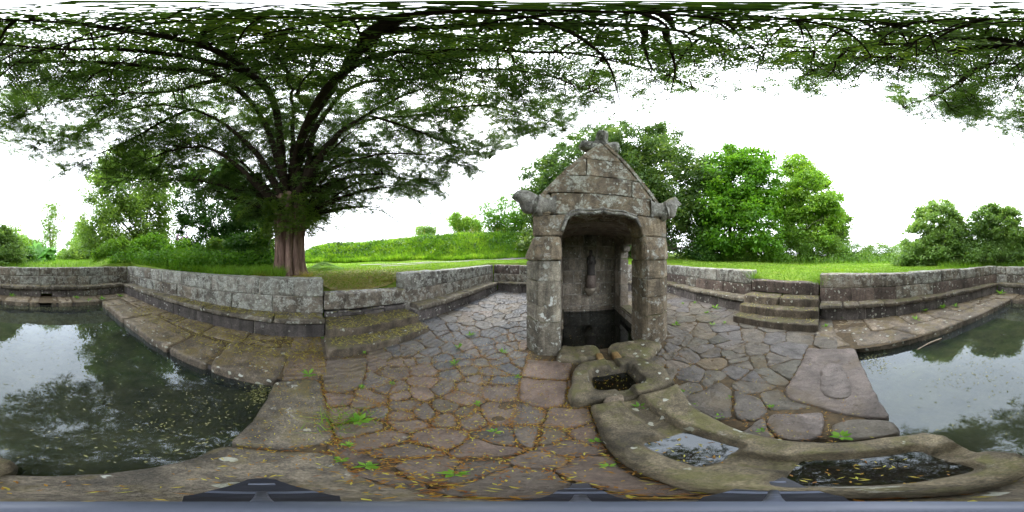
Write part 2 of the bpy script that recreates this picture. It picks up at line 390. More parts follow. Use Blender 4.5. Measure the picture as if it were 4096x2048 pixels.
def ground():
    n=NT('meadow_ground'); p=n.pos(0)
    a=n.noise(p,.55,6,.62,.4); b=n.noise(p,6,6,.7); f=n.noise(p,55,5,.7)
    c=n.ramp(n.math('ADD',n.math('MULTIPLY',a,.5),n.math('MULTIPLY',b,.5)),[(.34,(.085,.16,.010)),(.52,(.155,.265,.014)),(.70,(.24,.30,.03))])
    c=n.mix(.7,c,n.ramp(f,[(.3,.45),(.7,1.5)]),'MULTIPLY')
    c=n.mix(n.ramp(n.noise(p,1.1,6,.7,.5),[(.52,0.0),(.70,.8)]),c,(.23,.195,.06))
    n.col(c); n.rough(.95); n.bump(n.math('ADD',f,n.math('MULTIPLY',b,.6)),.8,.06); return n.m
M['ground']=ground()
def water(name,tint,murk,murkfac,waves=.06,scale=5,rings=()):
    n=NT(name); n.t.nodes.remove(n.b); g=n.n('ShaderNodeNewGeometry')
    tr=n.n('ShaderNodeBsdfTransparent'); tr.inputs[0].default_value=(*tint,1)
    df=n.n('ShaderNodeBsdfDiffuse'); df.inputs[0].default_value=(*murk,1)
    m1=n.n('ShaderNodeMixShader'); m1.inputs[0].default_value=murkfac; n.l(tr.outputs[0],m1.inputs[1]); n.l(df.outputs[0],m1.inputs[2])
    gl=n.n('ShaderNodeBsdfGlossy'); gl.inputs['Roughness'].default_value=.0; gl.inputs[0].default_value=(.84,.93,1,1)
    fr=n.n('ShaderNodeFresnel'); fr.inputs[0].default_value=1.62
    h=n.math('MULTIPLY',n.noise(g.outputs['Position'],scale,3,.5,.2),1.0)
    for (x,y,r) in rings:     # rain-drop ripples
        s=n.n('ShaderNodeVectorMath',operation='DISTANCE'); n.l(g.outputs['Position'],s.inputs[0]); s.inputs[1].default_value=(x,y,-.15)
        q=n.math('SINE',n.math('MULTIPLY',s.outputs['Value'],6.28*3.5/r)); e=n.math('MAXIMUM',n.math('SUBTRACT',1.0,n.math('DIVIDE',s.outputs['Value'],r)),0.0)
        h=n.math('ADD',h,n.math('MULTIPLY',n.math('MULTIPLY',q,e),.35))
    bp=n.n('ShaderNodeBump'); bp.inputs['Strength'].default_value=waves; bp.inputs['Distance'].default_value=.05; n.l(h,bp.inputs['Height'])
    n.l(bp.outputs[0],gl.inputs['Normal']); n.l(bp.outputs[0],fr.inputs['Normal'])
    m2=n.n('ShaderNodeMixShader'); n.l(fr.outputs[0],m2.inputs[0]); n.l(m1.outputs[0],m2.inputs[1]); n.l(gl.outputs[0],m2.inputs[2]); n.l(m2.outputs[0],n.out.inputs[0]); return n.m
def plastic(name,c,rough=.4,spec=.5):
    n=NT(name); p=n.pos(10); n.col(n.mix(n.ramp(n.noise(p,40,4),[(.35,0.0),(.65,1.0)]),tuple(x*.75 for x in c),c)); n.rough(n.ramp(n.noise(p,30,3),[(.3,rough-.1),(.7,rough+.15)])); return n.m
M['black']=plastic('black_plastic',(.022,.024,.034),.4); M['alu']=plastic('blue_grey_metal',(.10,.115,.16),.4)

# ------------------------------------------------------------------ terrain
def sst(a,b,x): t=np.clip((x-a)/(b-a),0,1); return t*t*(3-2*t)
def terrain_z(x,y):
    x=np.asarray(x,float); y=np.asarray(y,float); r=np.hypot(x,y)
    th=np.degrees(np.arctan2(x,y))+YAW; th=(th+180)%360-180
    z=1.06+.030*np.maximum(0,y-1)*(1-sst(18,40,r)*.6)
    z=z+.45*sst(8,20,r)*sst(25,45,th)*(1-sst(60,100,th))
    bank=sst(-79,-66,th)*(1-sst(8,24,th)); crest=1.25+.75*sst(-70,-5,th)
    z=z+bank*crest*sst(11.0,14.2,r+.2*np.sin(th*.17+1))
    w=sst(-150,-140,th)*(1-sst(-84,-76,th)); z=z+w*(.15*sst(4.5,7,r)+.5*sst(7,12,r))
    # dips at the two stair openings
    z=z-.27*np.exp(-((y-1.22)/.95)**6)*np.exp(-(np.maximum(0,-x-3.5)/.9)**2)*(x<0)
    z=z-.17*np.exp(-((y-.98)/.95)**6)*np.exp(-(np.maximum(0,x-4.4)/.9)**2)*(x>0)
    z=z+.05*np.exp(-((x+4.5)**2+(y+.5)**2)/.6)
    z=z+.035*np.sin(x*1.3+.5*y)*np.sin(y*1.1-.3*x)*sst(5,9,r)
    return z
ENC=np.array([(-3.66,7.45),(4.9,7.45),(4.52,0),(3.98,-7.02),(-3.66,-7.02)])
def enc_radius(a):
    d=np.array([math.sin(a),math.cos(a)]); best=1e9
    for i in range(5):
        p=ENC[i]; q=ENC[(i+1)%5]; e=q-p; den=d[0]*e[1]-d[1]*e[0]
        if abs(den)<1e-9: continue
        t=(p[0]*e[1]-p[1]*e[0])/den; u=(p[0]*d[1]-p[1]*d[0])/den
        if t>0 and -1e-6<=u<=1+1e-6: best=min(best,t)
    return best
AN=sorted(list(np.linspace(-math.pi,math.pi,420,endpoint=False)+.0007)+[math.atan2(p[0],p[1])+e for p in ENC for e in (-2e-4,2e-4)])
TT=np.concatenate([[-1e-3],np.linspace(0,4,22),4+np.geomspace(.25,22,46),np.geomspace(30,600,12)])
tv=[];na=len(AN)
for a in AN:
    r=enc_radius(a)+TT; x=r*math.sin(a); y=r*math.cos(a); zt_=terrain_z(x,y); zt_[0]=-.6; tv.append(np.c_[x,y,zt_])
tv=np.concatenate(tv); m=len(TT); ff=[]
for i in range(na):
    j=(i+1)%na; k=np.arange(m-1); ff.append(np.c_[i*m+k,i*m+k+1,j*m+k+1,j*m+k])
obj('lawn_ground',mesh_np('lawn_ground',tv,np.concatenate(ff)),M['ground'],kind='structure')

# gravel track across the lawn
TRK=[]
def strip(name,pts,wid,dz,mat,**k):
    c=spline(pts,60); TRK.append((c,wid)); t=np.gradient(c,axis=0); nrm=np.c_[t[:,1],-t[:,0]]; nrm/=np.linalg.norm(nrm,axis=1)[:,None]
    cols=[]
    for s in np.linspace(-.5,.5,5):
        q=c+nrm*(s*wid*(1+.25*np.sin(np.arange(60)*.9+s)))[:,None]; cols.append(np.c_[q,terrain_z(q[:,0],q[:,1])+dz])
    V=np.concatenate(cols); F=[]
    for a in range(4):
        for i in range(59): F.append((a*60+i,a*60+i+1,(a+1)*60+i+1,(a+1)*60+i))
    return obj(name,mesh_np(name,V,F),mat,**k)
P2=lambda vx,d:at(vx,644,d)[:2]
strip('gravel_track',[P2(905,8.2),P2(960,8.6),P2(1040,9.2),P2(1130,10),P2(1230,10.8),P2(1330,11.4),P2(1420,12)],.62,.03,M['gravel'],kind='structure')
strip('gravel_track',[P2(960,7.2),P2(1040,7.8),P2(1110,8.6),P2(1180,9.5)],.26,.03,M['gravel'],kind='structure')

# ------------------------------------------------------------------ bedding, pool, water
def box_mesh(name,lo,hi):
    x0,y0,z0=lo;x1,y1,z1=hi
    V=[(x0,y0,z0),(x1,y0,z0),(x1,y1,z0),(x0,y1,z0),(x0,y0,z1),(x1,y0,z1),(x1,y1,z1),(x0,y1,z1)]
    F=[(3,2,1,0),(4,5,6,7),(0,1,5,4),(1,2,6,5),(2,3,7,6),(3,0,4,7)]
    return mesh_np(name,V,F,smooth=False)
def sd_poly(X,Y,poly):
    P=np.array(poly); d=np.full(X.shape,1e9); ins=np.zeros(X.shape,bool)
    for i in range(len(P)):
        a=P[i];b=P[(i+1)%len(P)]; e=b-a; wx=X-a[0]; wy=Y-a[1]; t=np.clip((wx*e[0]+wy*e[1])/(e@e),0,1)
        d=np.minimum(d,np.hypot(wx-t*e[0],wy-t*e[1]))
        c=((a[1]>Y)!=(b[1]>Y))&(X<(b[0]-a[0])*(Y-a[1])/(b[1]-a[1]+1e-12)+a[0]); ins^=c
    return np.where(ins,-d,d)
# joint soil under the paving: floor ring round the pool and the spring basin
def grid_sheet(name,x0,x1,y0,y1,zf,step):
    xs=np.linspace(x0,x1,max(2,int((x1-x0)/step)+1)); ys=np.linspace(y0,y1,max(2,int((y1-y0)/step)+1))
    X,Y=np.meshgrid(xs,ys,indexing='ij'); V=np.c_[X.ravel(),Y.ravel(),zf(X.ravel(),Y.ravel())]
    a,b=X.shape; i,j=np.meshgrid(np.arange(a-1),np.arange(b-1),indexing='ij'); q=(i*b+j).ravel()
    return mesh_np(name,V,np.c_[q,q+b,q+b+1,q+1])
zs=lambda x,y:-.014+.007*noise(np.c_[x,y,x*0],5,2)-.35*np.clip(-np.min([sd_poly(x,y,pl_) for pl_ in ([(.17,-.5),(.69,-.5),(.76,.6),(.96,1.19),(.96,1.9),(.2,1.95),(.1,1.3),(.2,1.19)],)],axis=0)*12,0,1)
bed=thing('paving_bed',None,None,kind='structure')
for i,(x0,x1,y0,y1) in enumerate([(-3.3,-.06,-.28,7.1),(-.06,1.5,-.28,2.45),(1.5,4.6,-.28,7.1),(-.06,1.5,4.7,7.1),(-3.3,-1.7,-6.65,-.28),(2.45,4.2,-6.65,-.28),(-1.7,2.45,-6.65,-5.45)]):
    obj('joint_soil',grid_sheet('joint_soil',x0,x1,y0,y1,zs,.12),M['soil'],bed)
WZ=-.15
obj('subsoil',box_mesh('subsoil',(-4.5,-8,-1.1),(5.5,8.2,-.75)),M['soil'],kind='structure')
pool_bed=obj('pool_bed',grid_sheet('pool_bed',-1.75,2.6,-5.5,-.3,lambda x,y:-.42+.05*noise(np.c_[x,y,x*0],1.6,3),.08),M['poolbed'],kind='structure')
rings=[tuple(zp('D',1255,1080,WZ))+(.16,),tuple(zp('D',1555,1035,WZ))+(.10,),tuple(zp('A',595,905,WZ))+(.16,),tuple(zp('D',2360,965,WZ))+(.16,),tuple(zp('A',300,765,WZ))+(.3,),tuple(zp('A',850,1090,WZ))+(.35,)]
M['water']=water('pool_water',(.66,.74,.62),(.085,.099,.098),.16,.02,2.2,rings)
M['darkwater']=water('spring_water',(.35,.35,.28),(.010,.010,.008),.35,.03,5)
M['clearwater']=water('basin_water',(.34,.30,.22),(.05,.045,.04),.2,.004,3)
obj('pool_water',grid_sheet('pool_water',-1.75,2.6,-5.5,-.3,lambda x,y:x*0+WZ,2.5),M['water'],kind='structure')
# pool side walls below the kerbs
pw=thing('pool_wall',None,None,kind='structure')
for i,(lo,hi) in enumerate([((-2.2,-5.6,-.8),(-1.72,-.2,-.06)),((2.55,-5.7,-.8),(3.1,-.5,-.06)),((-1.7,-6.1,-.8),(.06,-5.47,-.06)),((.44,-6.1,-.8),(2.6,-5.47,-.06)),((-1.72,-.27,-.8),(2.7,.1,-.06))]):
    obj('pool_side',box_mesh('pool_side',lo,hi),M['base'],pw)

# ------------------------------------------------------------------ paving stones
def clip_half(poly,p,n):
    out=[]
    for i in range(len(poly)):
        a=poly[i];b=poly[(i+1)%len(poly)]; da=np.dot(a-p,n); db=np.dot(b-p,n)
        if da<=0: out.append(a)
        if (da<0)!=(db<0) and abs(da-db)>1e-12: out.append(a+(b-a)*da/(da-db))
    return out
SEEDS=[('B',x,y) for x,y in [(2270,755),(2400,705),(2470,735),(2560,670),(2310,610),(2430,640),(2205,590),(2240,655),(2120,645),(1940,690),(2120,700),(1800,715),(1990,780),(2150,785),(1870,840),(2040,855),(2290,940),(2390,845),(2470,810),(2540,770),(2500,890),(2520,990),(1600,975),(1760,935),(1760,1030),(1970,1005),(1510,1030),(1400,1030),(1660,1095),(1870,1090),(2090,1120),(2260,1140),(2180,1030),(2430,1120),(1700,1210),(1540,1110),(1430,1120),(1900,1165),(1950,1240),(2160,1210),(2510,1190),(1200,1130),(1390,1220),(2350,540),(2480,570),(2500,620),(2560,520),(2480,480),(2300,520),(2220,535),(2400,500),(2540,450),(2450,460),(2100,600),(1720,860),(1300,1060)]]
SEEDS+=[('C',x,y) for x,y in [(60,610),(40,700),(100,740),(30,800),(110,850),(50,880),(30,960),(110,960),(60,1060),(30,500),(90,480),(60,550),(110,1120)]]
SEEDS+=[('G',x,y) for x,y in [(2290,280),(2140,400),(2420,400),(2450,640),(1200,330),(850,500),(1080,540),(1180,470),(1460,450),(1500,560),(1640,430),(1900,590),(1700,630),(1180,640),(900,640),(1480,660),(1100,760),(1300,900),(1500,1010),(2120,680),(2330,1000),(1800,890),(1700,1180),(2300,1200),(1010,1170),(1080,1240),(2500,880),(1300,390),(1700,330),(1860,380),(2060,470)]]
SEEDS+=[('E',x,y) for x,y in [(150,660),(500,700),(560,960),(700,1200),(130,870),(250,1150),(100,1240),(400,880),(760,880),(1600,60),(2050,130),(2290,105),(2480,110),(1780,250),(2250,220),(2400,370),(1690,370),(1540,240),(1470,120),(2560,250),(2000,560),(1330,60),(2400,560),(2550,750),(2200,30),(2520,500)]]
SEEDS+=[('C',x,y) for x,y in [(1750,780),(1900,800),(2100,780),(2450,860),(2270,1010),(2000,1030),(1700,900),(1850,920),(1930,1000),(1700,560),(1850,600),(2000,680),(1700,680),(2150,720),(1650,820),(1500,1010),(1750,1060),(2180,960),(2320,1140),(1650,500),(1760,470),(2100,900),(1620,1130),(2420,1010)]]
SEEDS+=[('D',x,y) for x,y in [(200,1010),(150,1190),(300,870),(640,880),(640,760),(60,1110),(60,870)]]
pts=[tuple(zp(*s)) for s in SEEDS]
rs_=random.Random(5)
pts+=[(rs_.uniform(-2.7,-.7),rs_.uniform(1.6,5.5)) for _ in range(38)]+[(rs_.uniform(1.2,3.6),rs_.uniform(.5,4)) for _ in range(26)]+[(rs_.uniform(-1.4,.1),rs_.uniform(.3,2.0)) for _ in range(12)]
# slabs with outlines of their own
CH=[(-.6,2.32),(1.75,2.32),(1.75,5.2),(-.6,5.2)]
EXPL=[
 ('slab',[(-1.60,-.34),(-1.72,-.03),(-1.64,.11),(-1.4,.13),(-1.15,.13),(-.95,.13),(-.75,.13),(-.64,-.05),(-.635,-.34),(-1.1,-.345)]),
 ('slab',[(-.62,-.345),(-.61,.10),(-.42,.105),(-.2,.13),(.1,.10),(.135,-.36),(-.2,-.375)]),
 ('paving',[(-2.17,.25),(-2.08,.77),(-1.79,.66),(-1.49,.5),(-1.4,.36),(-1.44,.15),(-1.76,.15)]),
 ('paving',[(-.5,2.12),(.10,2.12),(.04,1.68),(-.46,1.70)]),
 ('paving',[(-.46,1.67),(.04,1.65),(.0,1.24),(-.18,1.16),(-.37,1.26)]),
 ('wash',[(2.52,.20),(2.46,-.52),(1.7,-.50),(.95,-.44),(1.05,-.2),(1.18,-.02),(1.31,.28),(1.43,.33)]),
 ('greypave',[(.96,-.05),(1.02,-.2),(.93,-.42),(.75,-.42),(.74,-.2),(.75,-.05)]),
 ('wash',[(1.06,.33),(1.13,-.03),(.85,-.02),(.75,.03),(.74,.2),(.92,.32)]),
 ('greypave',[(.86,1.0),(1.34,.96),(1.28,.78),(.88,.54),(.78,.63)]),
 ('greypave',[(1.29,.76),(1.27,.5),(1.08,.36),(.92,.38),(.87,.51)]),
]
def inside(poly,x,y):
    c=False
    for i in range(len(poly)):
        a=poly[i];b=poly[i-1]
        if (a[1]>y)!=(b[1]>y) and x<(b[0]-a[0])*(y-a[1])/(b[1]-a[1]+1e-12)+a[0]: c=not c
    return c
CHAN=[[(.14,-.55),(.71,-.55),(.72,.24),(.80,.7),(.99,1.19),(.18,1.19)],[(.03,1.2),(.99,1.2),(1.06,1.6),(.80,1.98),(.2,1.99),(.06,1.6)],[(-.12,2.0),(.7,2.0),(1.05,1.8),(1.45,2.1),(1.4,2.4),(-.12,2.4)]]
OBST=[pl for _,pl in EXPL]+CHAN+[CH]
pts=[p for p in pts if not any(inside(pl,*p) for _,pl in EXPL) and not any(inside(pl,*p) for pl in OBST)]
# hidden / far parts of the court behind the spring house get ordinary stones
for x in np.arange(-2.6,4.1,.55):
    for y in np.arange(-.1,7,.5):
        q=(x+random.uniform(-.16,.16),y+random.uniform(-.16,.16))
        dm=min([math.hypot(q[0]-p[0],q[1]-p[1]) for p in pts])
        if dm>.42 and not any(inside(pl,*q) for pl in OBST): pts.append(q)
ALLP=np.array(pts)
pave=thing('stone_paving',None,None,kind='structure')
CELLS=[]
for i,p in enumerate(pts):
    p=np.array(p); poly=[np.array(q,float) for q in ((-2.95,-.27),(4.2,-.27),(4.2,6.8),(-2.95,6.8))]
    dd=np.hypot(*(ALLP-p).T); order=np.argsort(dd)[1:26]
    for j in order:
        q=ALLP[j]; n=q-p; poly=clip_half(poly,(p+q)/2,n)
        if len(poly)<3: break
    for ob_ in OBST:
        if len(poly)<3: break
        Q=np.array(ob_,float)
        if poly_area(Q)<0: Q=Q[::-1]
        best=None
        for a_ in range(len(Q)):
            e_=Q[(a_+1)%len(Q)]-Q[a_]; n_=np.array([e_[1],-e_[0]])/(np.linalg.norm(e_)+1e-9); sd_=np.dot(p-Q[a_],n_)
            if best is None or sd_>best[0]: best=(sd_,Q[a_],n_)
        if best[0]>0: poly=clip_half(poly,best[1],-best[2])
    if len(poly)<3 or abs(poly_area(np.array(poly)))<.006: continue
    P=np.array(poly); c=P.mean(0); CELLS.append(P)
    size=math.sqrt(abs(poly_area(P))); gap=.002+.005*random.random()
    rr=np.linalg.norm(P-c,axis=1); P=c+(P-c)*np.maximum(.3,1-gap/np.maximum(rr,.05))[:,None]
    far=np.hypot(*c)>3
    me=slab_mesh('paving_stone',P,-.12,random.uniform(-.006,.014),bev=.009+.008*random.random(),step=.045 if not far else .07,edge=.016,rough=.011,tilt=(random.gauss(0,.018),random.gauss(0,.018)),seed=i)
    mt_='slate' if (c[0]<-.2 and c[1]>1.7+.35*math.sin(c[0]*3) or (c[0]<-.9 and c[1]>1.25)) else ('paving' if c[0]<.3 else 'greypave')
    obj('paving_stone',me,M[mt_],pave)
for i,(mt,pl) in enumerate(EXPL):
    thick=-.34 if min(q[1] for q in pl)<-.3 else -.12
    me=slab_mesh('flagstone',pl,thick,.012+.004*(i%3),bev=.03 if thick<-.2 else .02,step=.04,edge=.008,rough=.010,seed=40+i,round_corners=2)
    obj('flagstone',me,M[mt],pave)
    CELLS.append(np.array(pl))
# worn hollow ring cut in the big wash slab: a low raised lip following the oval
ov=[]
for a in np.linspace(0,2*math.pi,26,endpoint=False): ov.append((1.62+.37*math.cos(a)*(1+.14*math.cos(a))+.015*math.sin(3*a),-.14+.165*math.sin(a)*(1+.12*math.cos(2*a))))
obj('worn_oval',slab_mesh('worn_oval',ov,-.02,.034,bev=.016,step=.04,edge=.012,rough=.008,seed=77),M['wash'],pave)

# ledge slabs along the pool
led=thing('pool_kerb',None,None,kind='structure')
def ledge(quads,mat='kerb',z=.0,thick=-.34,bev=.05,name='kerb_slab'):
    for i,q in enumerate(quads):
        obj(name,slab_mesh(name,q,thick,z+random.uniform(-.008,.012),bev=bev,step=.07,edge=.012,rough=.011,seed=90+i+len(led.children),round_corners=1),M[mat],led)
YL=[-5.44,-4.75,-3.62,-1.95,-1.20,-.31]
g=.012
ledge([[(-1.67,YL[i]+g),(-1.66,YL[i+1]-g),(-2.42-.1*math.sin(i*2),YL[i+1]-g+.12*math.sin(i*1.7)),(-2.45+.1*math.sin(i*2.4),YL[i]+g+.1*math.sin(i*1.7-1.7))] for i in range(5)])
ledge([[(-2.47,y0+g),(-2.47+.06*math.sin(y1*3),y1-g),(-2.96,y1-g),(-2.96,y0+g)] for y0,y1 in [(-6.3,-5.6),(-5.6,-4.9),(-4.9,-4.2),(-4.2,-3.4),(-3.4,-2.7),(-2.7,-1.9),(-1.9,-1.1),(-1.1,-.45),(-.45,.22)]],thick=-.15,bev=.02,z=-.004)
ledge([[(-1.74,-.29),(-1.68,.10),(-2.15,.22),(-2.44,.2),(-2.44,-.30)]],bev=.02,thick=-.15)
YR=[-.545,-1.72,-2.95,-4.3,-5.46]
def xr(y): return 2.53+.045*(y+.53)      # inner edge of right ledge
def xo(y): return 3.92+.093*y            # bench base on the right
ledge([[(xr(YR[i]),YR[i]-g),(xr(YR[i+1]),YR[i+1]+g),(xr(YR[i+1])+.55,YR[i+1]+g+.25),(xr(YR[i])+.62,YR[i]-g+.3*(i>0))] for i in range(4)])
ys=[-.25,-1.0,-1.9,-2.6,-3.4,-4.3,-5.2,-6.2]
ledge([[(xr(ys[i])+.60,ys[i]-g),(xo(ys[i])+.02,ys[i]-g),(xo(ys[i+1])+.02,ys[i+1]+g),(xr(ys[i+1])+.57,ys[i+1]+g)] for i in range(7)],thick=-.15,bev=.02,z=-.006)
ledge([[(2.6,.12),(2.55,-.5),(3.0,-.3),(3.85,-.22),(3.9,.05)]],mat='kerb',bev=.02,thick=-.15)
XF=[(-1.69,-.72),(-.70,-.16),(-.15,.05),(.46,.80),(.82,1.75),(1.77,2.30)]
for i,(a,b) in enumerate(XF): ledge([[(a+g,-5.44-.02*(i%2)),(b-g,-5.45+.02*(i%2)),(b-g,-6.36),(a+g,-6.36)]],z=-.012)
ledge([[(2.32,-5.5),(3.2,-5.45),(3.3,-6.3),(2.32,-6.35)],[(-2.45,-5.6),(-1.71,-5.5),(-1.71,-6.36),(-2.45,-6.3)]],bev=.02)
obj('culvert_floor',box_mesh('culvert_floor',(.05,-6.9,-.5),(.46,-5.5,-.12)),M['dark'],led)  # box coloured near-black so the drain hole's shade is painted in

# ------------------------------------------------------------------ walls, benches, steps
def blocks(parent,name,p0,p1,joints,z0,z1,depth,mat,out,r=.022,rough=.008,gap=.009,jz=.006,cool=None):
    """row of blocks from p0 to p1; joints are 0..1 along it; out=+1: depth goes to the left of p0->p1"""
    p0=np.array(p0,float);p1=np.array(p1,float); t=(p1-p0); L=np.linalg.norm(t); t/=L; nrm=np.array([-t[1],t[0]])*out
    J=[0]+[j for j in joints]+[1]
    for i in range(len(J)-1):
        a,b=J[i]*L+gap*.5,J[i+1]*L-gap*.5
        if b-a<.03: continue
        o=p0+t*a-nrm*random.uniform(0,.012); za=z0+random.uniform(0,.004); zb=z1+random.uniform(-jz,jz)
        fr=(np.array([t[0],t[1],0])*(b-a),np.array([nrm[0],nrm[1],0])*depth,np.array([0,0,zb-za]))
        if out<0: fr=(fr[1],fr[0],fr[2])
        mm=mat if isinstance(mat,str) else random.choice(mat)
        obj(name,block_mesh(name,(o[0],o[1],za),*fr,r=r,rough=rough,seed=random.random()*40),M[mm],parent)
def mortar_core(parent,p0,p1,z0,z1,depth,out,inset=.018):
    p0=np.array(p0,float);p1=np.array(p1,float); t=(p1-p0)/np.linalg.norm(p1-p0); n=np.array([-t[1],t[0]])*out
    a=p0+n*inset+t*.02; b=p1+n*inset-t*.02; c=p1+n*(depth-inset)-t*.02; d=p0+n*(depth-inset)+t*.02
    obj('mortar_core',prism_mesh('mortar_core',[tuple(a),tuple(b),tuple(c),tuple(d)],z0,z1,'xy',bev=.004,cell=1.5,rough=0),M['mortar'],parent)
def rel(vals,a,b): return [ (v-a)/(b-a) for v in vals if 0.01<(v-a)/(b-a)<.99]

def wall(label,p0,p1,top,low,zt,out,mats_t,mats_l,ext0=0,ext1=0):
    w_=thing('enclosure_wall',label,'stone wall','coursed granite walls round the spring court')
    blocks(w_,'coping_block',p0,p1,top,.765,zt,.40,mats_t,out,r=.03,jz=.010)
    blocks(w_,'wall_block',p0,p1,low,.36,.757,.38,mats_l,out,r=.022)
    mortar_core(w_,p0,p1,.2,zt-.03,.38,out); return w_
def bench(label,p0,p1,seat,base,out,zs_=.42,zb=.30,over=.06,mats=('bench',),bm=('base',)):
    b_=thing('stone_bench',label,'stone bench','stone benches along the court walls')
    t=np.array(p1)-np.array(p0); t=t/np.linalg.norm(t); n=np.array([-t[1],t[0]])*out
    f0=np.array(p0)-n*over; f1=np.array(p1)-n*over
    blocks(b_,'seat_slab',f0,f1,seat,zb+.005,zs_,.44+over,mats,out,r=.035,rough=.013,jz=.012)
    blocks(b_,'base_block',p0,p1,base,-.08,zb-.008,.36,bm,out,r=.014,rough=.008,gap=.014)
    mortar_core(b_,p0,p1,-.05,zb+.02,.4,out,.02); return b_
# west side (left in the panorama), running south to north; wall body to the west (left of direction)
LSt=[-6.0,-5.22,-4.78,-4.13,-3.23,-2.22,-1.03]; LSl=[-5.59,-4.51,-3.43,-2.62,-1.68,-.73]
wall('long low granite wall with big lichened copings in front of the yew trunk',(-3.28,-6.66),(-3.28,.30),rel(LSt,-6.66,.30),rel(LSl,-6.66,.30),1.13,1,('wall_cool','wall_cool','wall'),('wall_cool','wall'))
bench('mossy stone bench with mortared base below the yew trunk',(-2.95,-6.28),(-2.95,.29),rel([-5.67,-5.01,-4.18,-3.7,-2.18,-1.53,-.65],-6.28,.29),rel([-5.03,-4.28,-3.2,-2.43,-1.02],-6.28,.29),1)
wall('short granite wall between the mossy two-step stair and the back corner',(-3.28,2.17),(-3.34,7.12),rel([3.25,5.18],2.17,7.12),rel([3.58,4.34,5.79],2.17,7.12),1.17,1,('wall_cool','wall'),('wall','wall_cool'))
bench('stone bench with broken seat edge above the dark cobbles',(-2.98,2.35),(-2.98,6.75),rel([3.15,4.4,6.04],2.35,6.75),rel([3.4,4.6,5.7],2.35,6.75),1,zb=.27)
# north (back) wall, behind the spring house, running west to east
wall('granite wall closing the court behind the spring house',(-3.3,7.10),(4.62,7.10),rel([-2.02,-1.0,.2,1.3,2.3,3.3],-3.3,4.62),rel([-2.23,-1.4,-.2,.8,1.9,2.8,3.9],-3.3,4.62),1.18,1,('wall_brown','wall'),('wall_brown','wall'))
bench('stone bench under the back wall half hidden by the spring house',(-2.95,6.76),(4.2,6.76),rel([-1.6,-.3,1.1,2.4,3.3],-2.95,4.2),rel([-1.9,-.7,.6,1.8,2.9],-2.95,4.2),1)
# east side north part, north to south, body to the east (left of direction when heading south is east)
wall('granite wall with one fresh pale coping block right of the spring house',(4.62,7.0),(4.36,1.98),rel([-5.85,-5.43,-4.65,-3.29],-7.0,-1.98),rel([-4.89,-4.33,-3.0],-7.0,-1.98),1.16,1,('wall','wall_cool'),('wall_brown','wall_brown','wall'))
bench('dark stone bench right of the spring house, ending at the three-step stair',(4.24,6.74),(4.05,1.97),rel([-5.4,-3.59],-6.74,-1.97),rel([-5.0,-3.9,-3.0],-6.74,-1.97),1,mats=('bench','step'))
# east side south part
k=lambda y0:y0/(1-.093*y0/4.15)
RT=[k(v) for v in (-1.35,-2.7,-3.82,-4.85,-5.82,-7.22)]; RL=[k(v) for v in (-.82,-1.45,-2.11,-2.57,-3.46,-4.37,-6.56)]
wall('long reddish-brown granite wall with lichened copings beyond the pool ledge',(4.18,.02),(3.56,-6.66),rel([-v for v in RT],0,6.64),rel([-v for v in RL],0,6.64),1.125,1,('wall','wall_cool','wall'),('wall_brown','wall_brown','wall'))
RB=[k(v) for v in (-.56,-.97,-1.62,-2.83,-3.95,-4.76)]
bench('mossy stone bench with blocky base on the weedy side of the pool',(3.90,.02),(3.33,-6.28),rel([-v for v in RB],0,6.3),rel([.55,1.1,1.9,2.6,3.4,4.4],0,6.3),1,mats=('bench','bench','step'))
# south wall, east to west
w_=wall('granite wall at the far end of the pool above the drain opening',(3.60,-6.65),(-3.3,-6.65),rel([-3.05,-2.23,-1.52,-.59,.16,1.11,2.18,2.62],-3.60,3.3),rel([-3.05,-1.8,-1.37,-.49,.12,1.49,2.39],-3.60,3.3),1.115,1,('wall_cool','wall'),('wall_cool','wall'))
b_=bench('moulded stone bench over the square drain opening at the pool end',(3.33,-6.30),(.47,-6.30),rel([-2.11,-1.03],-3.33,-.47),rel([-2.6,-1.9,-1.2],-3.33,-.47),1,zb=.27)
blocks(b_,'seat_slab',(.47,-6.24),(-2.95,-6.24),rel([-.07,.95,1.9,2.53],-.47,2.95),.275,.42,.5,('bench',),1,r=.035,rough=.013)
blocks(b_,'base_block',(.03,-6.30),(-2.95,-6.30),rel([.55,1.2,1.8,2.3],-.03,2.95),-.08,.262,.36,('base','wall'),1,r=.014,gap=.014)
blocks(b_,'drain_lintel',(.55,-6.31),(-.1,-6.31),[],.10,.262,.36,('base',),1,r=.02)
# pale replacement coping block
obj('coping_block',block_mesh('coping_block',(4.385,1.99,.768),(.07,1.30,0),(-.40*0+.40,-.02,0),(0,0,.40),r=.02,rough=.005,seed=3),granite('fresh_pale_granite',(.26,.25,.17),(.40,.39,.29),lichen=.1,moss=.3,spots=.1),[o for o in S.objects if o.name.startswith('enclosure_wall') and 'fresh pale' in o.get('label','')][0])

